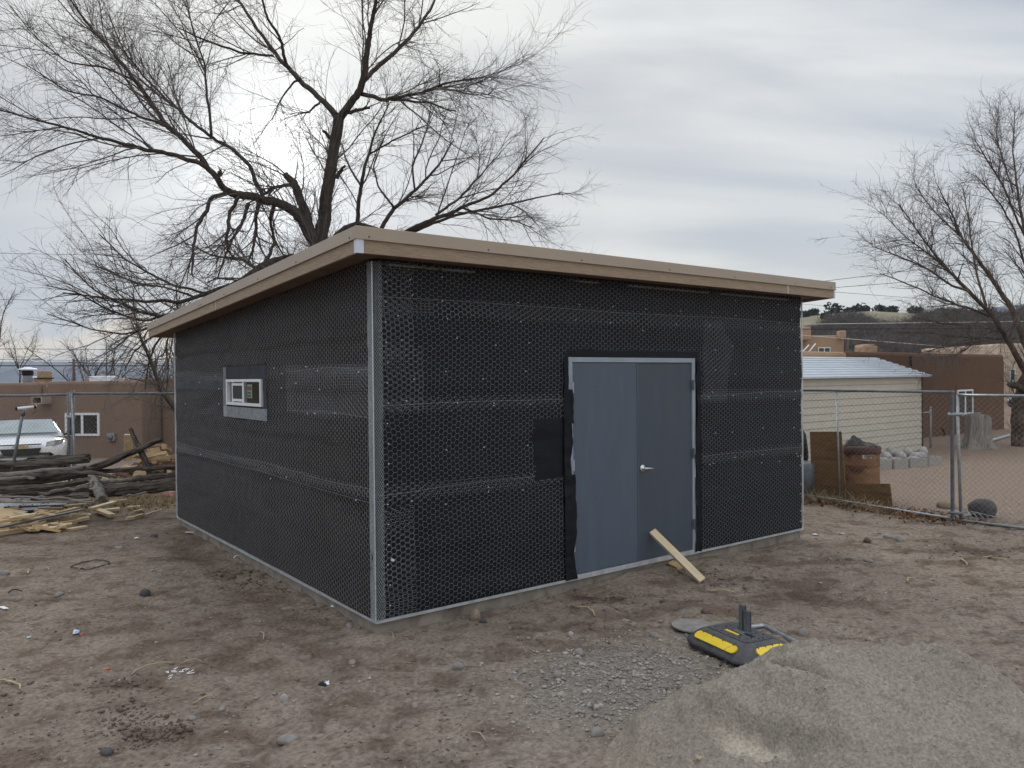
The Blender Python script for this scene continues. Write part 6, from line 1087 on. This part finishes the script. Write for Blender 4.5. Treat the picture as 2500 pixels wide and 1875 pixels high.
def field(n, rng, ylo=3.9, yhi=13.5, w=.72):
    y = ylo*(yhi/ylo)**rng.random(n*2); x = rng.uniform(-w, w, n*2)*y; k = ~inb(x, y); return x[k][:n], y[k][:n]
rg = np.random.default_rng(31)
x, y = field(9000, rg); k = fbm(x*1.5, y*1.5, 71, 3)+rg.normal(0, .3, len(x)) > -.05; x, y = x[k], y[k]; scatter('pebbles', 'small pale pebbles strewn over the bare dirt', 'pebbles', x, y, np.clip(rg.lognormal(-4.75, .55, len(x)), .005, .045), 'pebble', .62, .3, 1)
x, y = field(7000, rg); k = fbm(x*2.1+4, y*2.6, 72, 3)+rg.normal(0, .15, len(x)) > .08; x, y = x[k], y[k]; scatter('dirt_clods', 'dark crumbly dirt clods on the bare ground', 'dirt clods', x, y, np.clip(rg.lognormal(-4.45, .5, len(x)), .006, .045), 'clod', .6, .35, 2)
X_ = []; Y_ = []
for px, py, s, n in ((380, 1790, .10, 260), (345, 1760, .16, 120), (300, 1725, .12, 60), (1470, 1462, .25, 120), (270, 1672, .12, 60), (560, 1395, .22, 200), (640, 1420, .2, 160), (700, 1440, .2, 120), (790, 1490, .2, 120), (1780, 1415, .3, 160), (2380, 1345, .5, 160), (1690, 1690, .10, 70), (1230, 1480, .25, 90)):
    g = G(px, py); X_.append(g[0]+rg.normal(0, s, n)); Y_.append(g[1]+rg.normal(0, s*.7, n))
x, y = np.concatenate(X_), np.concatenate(Y_); k = ~inb(x, y); x, y = x[k], y[k]; scatter('dug_clods', 'heaps of dark dug-up clods beside the footing and in the foreground', 'dirt clods', x, y, np.clip(rg.lognormal(-4.15, .5, len(x)), .006, .06), 'clod', .7, .3, 3)
n = 3400; x = GRX+rg.normal(0, .42, n)+rg.normal(0, .1, n); y = GRY+rg.normal(0, .42, n); x = x+(y-GRY)*.25; scatter('gravel', 'spill of light grey gravel left of the sand pile', 'gravel', x, y, np.clip(rg.lognormal(-4.4, .5, n), .005, .05), 'gravel', .75, .25, 4)
n = 2600; sx_ = rg.uniform(.45, 3.2, n); sy_ = rg.uniform(3.3, 4.7, n); hh, s2 = sandh(sx_, sy_); k = (hh > .05) & (s2 > .6); scatter('sand_crumbs', 'loose crumbs on the sand pile surface', 'sand', sx_[k], sy_[k], np.clip(rg.lognormal(-4.95, .4, k.sum()), .004, .018), 'sand_c', .65, .55, 6, lambda a, b: -.15+sandh(a, b)[0])
stones = [(1118, 1634, .085, .075, .07, 'stone', 'pale egg-shaped stone in the open dirt before the workshop'), (1160, 1512, .14, .11, .12, 'stone_t', 'large tan stone near the footing left of the doors'), (1179, 1520, .075, .06, .05, 'stone_d', 'small grey stone touching the large tan one'), (1188, 1478, .10, .08, .09, 'stone_d', 'dark stone wedged against the footing left of the doors'), (1414, 1604, .11, .08, .06, 'stone', 'rough grey stone at the far left of the gravel spill'), (1362, 1662, .075, .07, .06, 'stone', 'round grey stone with a dark hollow beside it'), (1394, 1556, .06, .05, .05, 'bag', 'small whitish stone midway between doors and gravel'), (1526, 1512, .12, .07, .03, 'stone', 'flat grey flake in front of the doors'), (1546, 1526, .075, .05, .04, 'stone', 'small pair stone just below the flat flake'), (1597, 1558, .10, .06, .05, 'stone', 'angular grey stone left of the sign base'), (1458, 1796, .10, .08, .06, 'stone', 'grey stone between gravel and the sand pile foot'), (1686, 1694, .13, .11, .10, 'stone_d', 'round brown-black stone at the sand pile edge'), (1370, 1694, .05, .04, .03, 'bag', 'tiny cream stone left of the gravel'), (939, 1540, .09, .08, .10, 'stone', 'upright grey stone at the near workshop corner'), (853, 1535, .075, .06, .05, 'stone', 'pale stone left of the near workshop corner'), (706, 1484, .16, .09, .03, 'stone_t', 'long flat tan slab in the dirt by the window wall'), (498, 1491, .06, .05, .05, 'stone', 'small rounded stone in the left foreground dirt'), (10, 1407, .13, .09, .07, 'stone', 'squared grey stone at the left picture edge'), (145, 1453, .12, .08, .05, 'stone', 'pale flat stone in the left dirt'), (354, 1454, .11, .10, .09, 'stone_d', 'round blue-grey stone in the left dirt'), (376, 1312, .13, .10, .06, 'stone_d', 'smooth grey stone nearest the far workshop corner'), (291, 1340, .18, .12, .04, 'stone', 'broken pale slab right of the lumber heap'), (705, 1812, .14, .10, .05, 'stone', 'rough mortar lump in the near foreground'), (543, 1730, .085, .05, .03, 'stone', 'thin pale stone in the near left foreground'), (694, 1706, .06, .05, .06, 'bag', 'small whitish pointed stone in the near foreground'), (2167, 1314, .15, .12, .07, 'stone', 'left stone of the grey pair before the right fence'), (2192, 1320, .17, .13, .09, 'stone', 'right stone of the grey pair before the right fence'), (2117, 1325, .14, .12, .08, 'clod', 'dark clod-like stone right of the workshop corner'), (2121, 1375, .14, .10, .05, 'stone', 'pale stone in the middle of the right dirt'), (1959, 1549, .10, .09, .08, 'stone', 'grey stone at the end of the bent pipe'), (1721, 1496, .10, .08, .06, 'clod', 'dark lump behind the sign base'), (260, 1840, .09, .07, .05, 'stone_d', 'dark lump at the bottom left'), (470, 1752, .07, .05, .03, 'stone', 'pale flat stone by the dark dug patch'), (1013, 1724, .06, .05, .04, 'stone', 'small grey stone with a dark hole in the near centre'), (2075, 1370, .12, .08, .04, 'stone_d', 'flat green-grey stone right of the doors'), (860, 1615, .08, .06, .04, 'stone', 'half buried stone below the workshop corner')]
for i, (px, py, sx_, sy_, sz_, mt, lb) in enumerate(stones): p = gpt(px, py); tag(icorock('stone', p-[0, 0, sz_*.42], (sx_, sy_, sz_*1.25), 200+i, mt, .6, rz=i*1.3, sub=2), lb, 'stone')
def stick(label, px0, px1, r, mt='straw', cat='stick', name='stick', bow=.02, z=.006):
    a, b = gpt(*px0), gpt(*px1); t = np.linspace(0, 1, 8)[:, None]; P = a+(b-a)*t; P[:, 2] = gz(P[:, 0], P[:, 1])+r*.8+z+bow*np.sin(t[:, 0]*3.1); d_ = np.array([-(b-a)[1], (b-a)[0], 0]); P += d_*np.sin(t*3.1)*.12
    return tag(MB().tube(P, np.linspace(r, r*.6, 8), 6).build(name, M[mt], None, True), label, cat)
for q in (('thick split stick lying right of the large tan stone', (1408, 1482), (1452, 1503), .010), ('thinner splinter beside the thick split stick', (1428, 1481), (1448, 1500), .005), ('curved pale twig in the near centre foreground', (1150, 1802), (1186, 1814), .005), ('long straw lying before the right fence', (2185, 1295), (2247, 1295), .008), ('pale stick in the far right dirt', (2400, 1366), (2462, 1373), .009), ('short pale stick left of the far right one', (2343, 1370), (2360, 1383), .009), ('pale splinter left of the sign base uprights', (1736, 1445), (1795, 1448), .009), ('fork of twigs in the middle right dirt', (2215, 1420), (2235, 1412), .010), ('pale double sliver in the right dirt', (2100, 1462), (2122, 1472), .007), ('thin twig in the right dirt below the slivers', (2195, 1466), (2228, 1461), .006), ('long weathered twig in the left foreground', (320, 1645), (420, 1622), .006), ('second long twig beyond the first', (440, 1624), (495, 1618), .005), ('short twig below the staples', (472, 1719), (528, 1707), .005), ('bent pale twig by the window wall', (632, 1546), (642, 1562), .006), ('curved bark strip at the left edge', (12, 1662), (48, 1688), .010), ('pale stick end at the left edge', (-8, 1664), (18, 1664), .010), ('thin twig at the foot of the near corner', (944, 1548), (960, 1560), .004), ('short wood chip left of the wire ring', (70, 1405), (82, 1394), .010), ('wood chip beside the short one', (110, 1394), (118, 1399), .008), ('dark root in the left dirt', (20, 1455), (55, 1450), .008), ('slim twig in the upper left dirt', (30, 1354), (75, 1349), .007), ('dry twig by the wire ring', (190, 1398), (212, 1393), .007), ('white curved offcut strip by the far corner', (452, 1302), (486, 1303), .008), ('white strip lying in the trench', (570, 1366), (590, 1363), .006)): stick(*q, mt='white' if q[0].startswith('white') else ('log' if 'dark' in q[0] else 'straw'))
g = gpt(220, 1382); P = np.array([[g[0]+.20*math.cos(t_), g[1]+.19*math.sin(t_), 0] for t_ in np.linspace(.1, 6.1, 40)]); P[:, 2] = gz(P[:, 0], P[:, 1])+.012; tag(MB().tube(P, .006, 6).build('wire_ring', M['log'], None, True), 'thin brown wire ring lying in the left dirt', 'wire')
def scrap(name, label, px, size, mt, cat, seed, h=.03):
    p = gpt(*px); u, v = np.meshgrid(np.linspace(-1, 1, 9), np.linspace(-1, 1, 9), indexing='ij'); r_ = 1+.25*vn(u*2+seed, v*2, seed); a = seed*1.7; X3 = u*size[0]/2*r_; Y3 = v*size[1]/2*r_; Z3 = h*(.3+.7*np.abs(fbm(u*1.5+seed, v*1.5, seed, 2)))*(1-.6*np.maximum(abs(u), abs(v))**4)
    P = np.stack([p[0]+X3*math.cos(a)-Y3*math.sin(a), p[1]+X3*math.sin(a)+Y3*math.cos(a), p[2]+Z3+.004], -1); m = MB().grid(P); m.grid(P-[0, 0, .004], True); return tag(m.build(name, M[mt], None, True), label, cat)
scrap('candy_wrapper', 'blue and white wrapper with a red end in the left foreground', (186, 1546), (.08, .05), 'bluewrap', 'wrapper', 3); scrap('plastic_scrap', 'small red end of the wrapper', (199, 1547), (.03, .025), 'red', 'plastic', 4, .02); scrap('plastic_scrap', 'pale teal scrap left of the wrapper', (71, 1557), (.035, .03), 'teal', 'plastic', 5, .02); scrap('plastic_scrap', 'orange scrap in the left foreground', (261, 1635), (.055, .022), 'orange', 'plastic', 6, .02); scrap('paper_scrap', 'white paper strip at the left picture edge', (8, 1486), (.11, .04), 'white', 'paper', 7, .015); scrap('paper_scrap', 'white scrap right of the lumber heap', (333, 1316), (.06, .04), 'white', 'paper', 8, .02); scrap('plastic_bag', 'red and white torn bag by the far workshop corner', (411, 1212), (.32, .14), 'red', 'bag', 9, .10); scrap('paper_scrap', 'white flake on top of the torn red bag', (420, 1204), (.16, .10), 'white', 'paper', 14, .14); scrap('paper_scrap', 'white scrap under the thickest log', (335, 1212), (.08, .05), 'white', 'paper', 10, .03)
scrap('foil_scrap', 'crumpled foil near the workshop corner', (815, 1490), (.06, .03), 'lath', 'foil', 11, .03); scrap('plastic_scrap', 'black and white tape lump in the near foreground', (788, 1668), (.04, .06), 'black', 'plastic', 12, .04); scrap('paper_scrap', 'white tag beside the black tape lump', (797, 1666), (.04, .05), 'white', 'paper', 13, .03); scrap('paper_scrap', 'white chip at the right workshop corner', (1990, 1308), (.06, .04), 'white', 'paper', 15, .02); scrap('paper_scrap', 'pale grey chip on the dirt right of the corner', (2052, 1304), (.10, .05), 'bag', 'paper', 16, .03); scrap('metal_scrap', 'blue metal scrap by the far offcuts', (313, 1228), (.13, .05), 'bluesheet', 'metal', 17, .02); scrap('metal_scrap', 'small grey metal strip in the open dirt', (1256, 1652), (.04, .015), 'bluesheet', 'metal', 18, .01); scrap('leaf_scrap', 'tan leaf on the sand pile flank', (1706, 1804), (.03, .025), 'straw', 'leaf', 19, .02)
q = bpy.data.objects[-1]
for o in list(bpy.data.objects):
    if o.name.startswith('leaf_scrap'): dx = D(1706, 1804, 3.95); hh = float(sandh(np.array([dx[0]]), np.array([dx[1]]))[0][0]); o.location = (dx[0], dx[1], -.15+hh+.004)
g = gpt(448, 1642); r_ = np.random.default_rng(8)
for k in range(15):
    a = r_.uniform(0, 3.14); c0 = g+[r_.normal(0, .05), r_.normal(0, .05), 0]; c0[2] = onground(c0[0], c0[1])+.006; dv = np.array([math.cos(a), math.sin(a), 0])*.018; tag(MB().bar(c0-dv, c0+dv, .006, .005).build('bright_staple', M['nail'], None), 'bright staple in the small spill on the left dirt', 'staple', 'spilled staples')
# dead leaves and dry stems along the fence foot
def leaves(name, label, n, pts, spread, mt, size, seed):
    r_ = np.random.default_rng(seed); i = r_.integers(0, len(pts), n); P = np.array(pts)[i]; x = P[:, 0]+r_.normal(0, spread, n); y = P[:, 1]+r_.normal(0, spread*.8, n); k = ~inb(x, y); x, y = x[k], y[k]; n = len(x); z = gz(x, y)+r_.uniform(.005, .05, n); a = r_.normal(size=(n, 3))*[1, 1, .5]; a /= np.linalg.norm(a, axis=1)[:, None]; b = np.cross(a, r_.normal(size=(n, 3))); b /= np.linalg.norm(b, axis=1)[:, None]; s = r_.uniform(.6, 1.3, n)[:, None]*size; c = np.stack([x, y, z], 1); v = np.stack([c-a*s, c+b*s*.5, c+a*s, c-b*s*.5], 1); o = fastmesh(name, v.reshape(-1, 3), np.arange(4*n).reshape(n, 4), M[mt], None, kind='stuff'); o['label'] = label; o['category'] = 'leaves'; return o
fl_pts = [fp(s, 0, .1)[:2]+np.array([.1*math.sin(s*7), 0]) for s in np.arange(-3.2, .2, .12)]; leaves('dead_leaves', 'brown dead leaves drifted under the right fence', 1500, fl_pts, .20, 'leaf', .032, 1)
leaves('wood_litter', 'brown bark litter around the logs', 700, [G(px, 1232)[:2] for px in range(0, 440, 25)], .5, 'leaf', .03, 2)
def stems(name, label, n, pts, spread, h, rad, mt, seed, lean=.5):
    r_ = np.random.default_rng(seed); i = r_.integers(0, len(pts), n); P = np.array(pts)[i]; x = P[:, 0]+r_.normal(0, spread, n); y = P[:, 1]+r_.normal(0, spread, n); a = np.stack([x, y, gz(x, y)], 1); d_ = r_.normal(size=(n, 3))*[lean, lean, .2]+[0, 0, 1]; d_ /= np.linalg.norm(d_, axis=1)[:, None]; hh = (h*r_.uniform(.4, 1, n))[:, None]; b = a+d_*hh*.6; c = b+(d_+r_.normal(0, .35, (n, 3))-[0, 0, .3])*hh*.4; o = wires(name, np.concatenate([a, b]), np.concatenate([b, c]), rad, M[mt], None, kind='stuff'); o['label'] = label; o['category'] = 'grass'; return o
stems('dry_weeds', 'dry brown weeds tangled in the right fence foot', 420, fl_pts[4:20], .14, .34, .0028, 'straw', 3, .8)
stems('dry_grass', 'yellow dry grass strip behind the log heap', 2600, [D(px, 1150, d_)[:2] for px in range(235, 450, 12) for d_ in (13.6, 14.4, 15.4, 16.4)], .35, .16, .004, 'straw', 4, .6)
# ------------------------------------------------------------------ air that turns the far mesa blue
hzm = bpy.data.materials.new('haze_air'); hzm.use_nodes = True; nt = hzm.node_tree; nt.nodes.clear(); ho = nt.nodes.new('ShaderNodeOutputMaterial'); pv = nt.nodes.new('ShaderNodeVolumePrincipled'); pv.inputs['Color'].default_value = (.62, .74, .95, 1); pv.inputs['Density'].default_value = 1.7e-4; pv.inputs['Anisotropy'].default_value = .1; nt.links.new(pv.outputs[0], ho.inputs['Volume'])
hb = MB().box((0, 1650, 92), (6900, 4000, 210)).build('haze', hzm, None, origin=np.zeros(3)); hb['kind'] = 'stuff'; hb['label'] = 'thin blue air between the yard and the far mesa'; hb['category'] = 'haze'
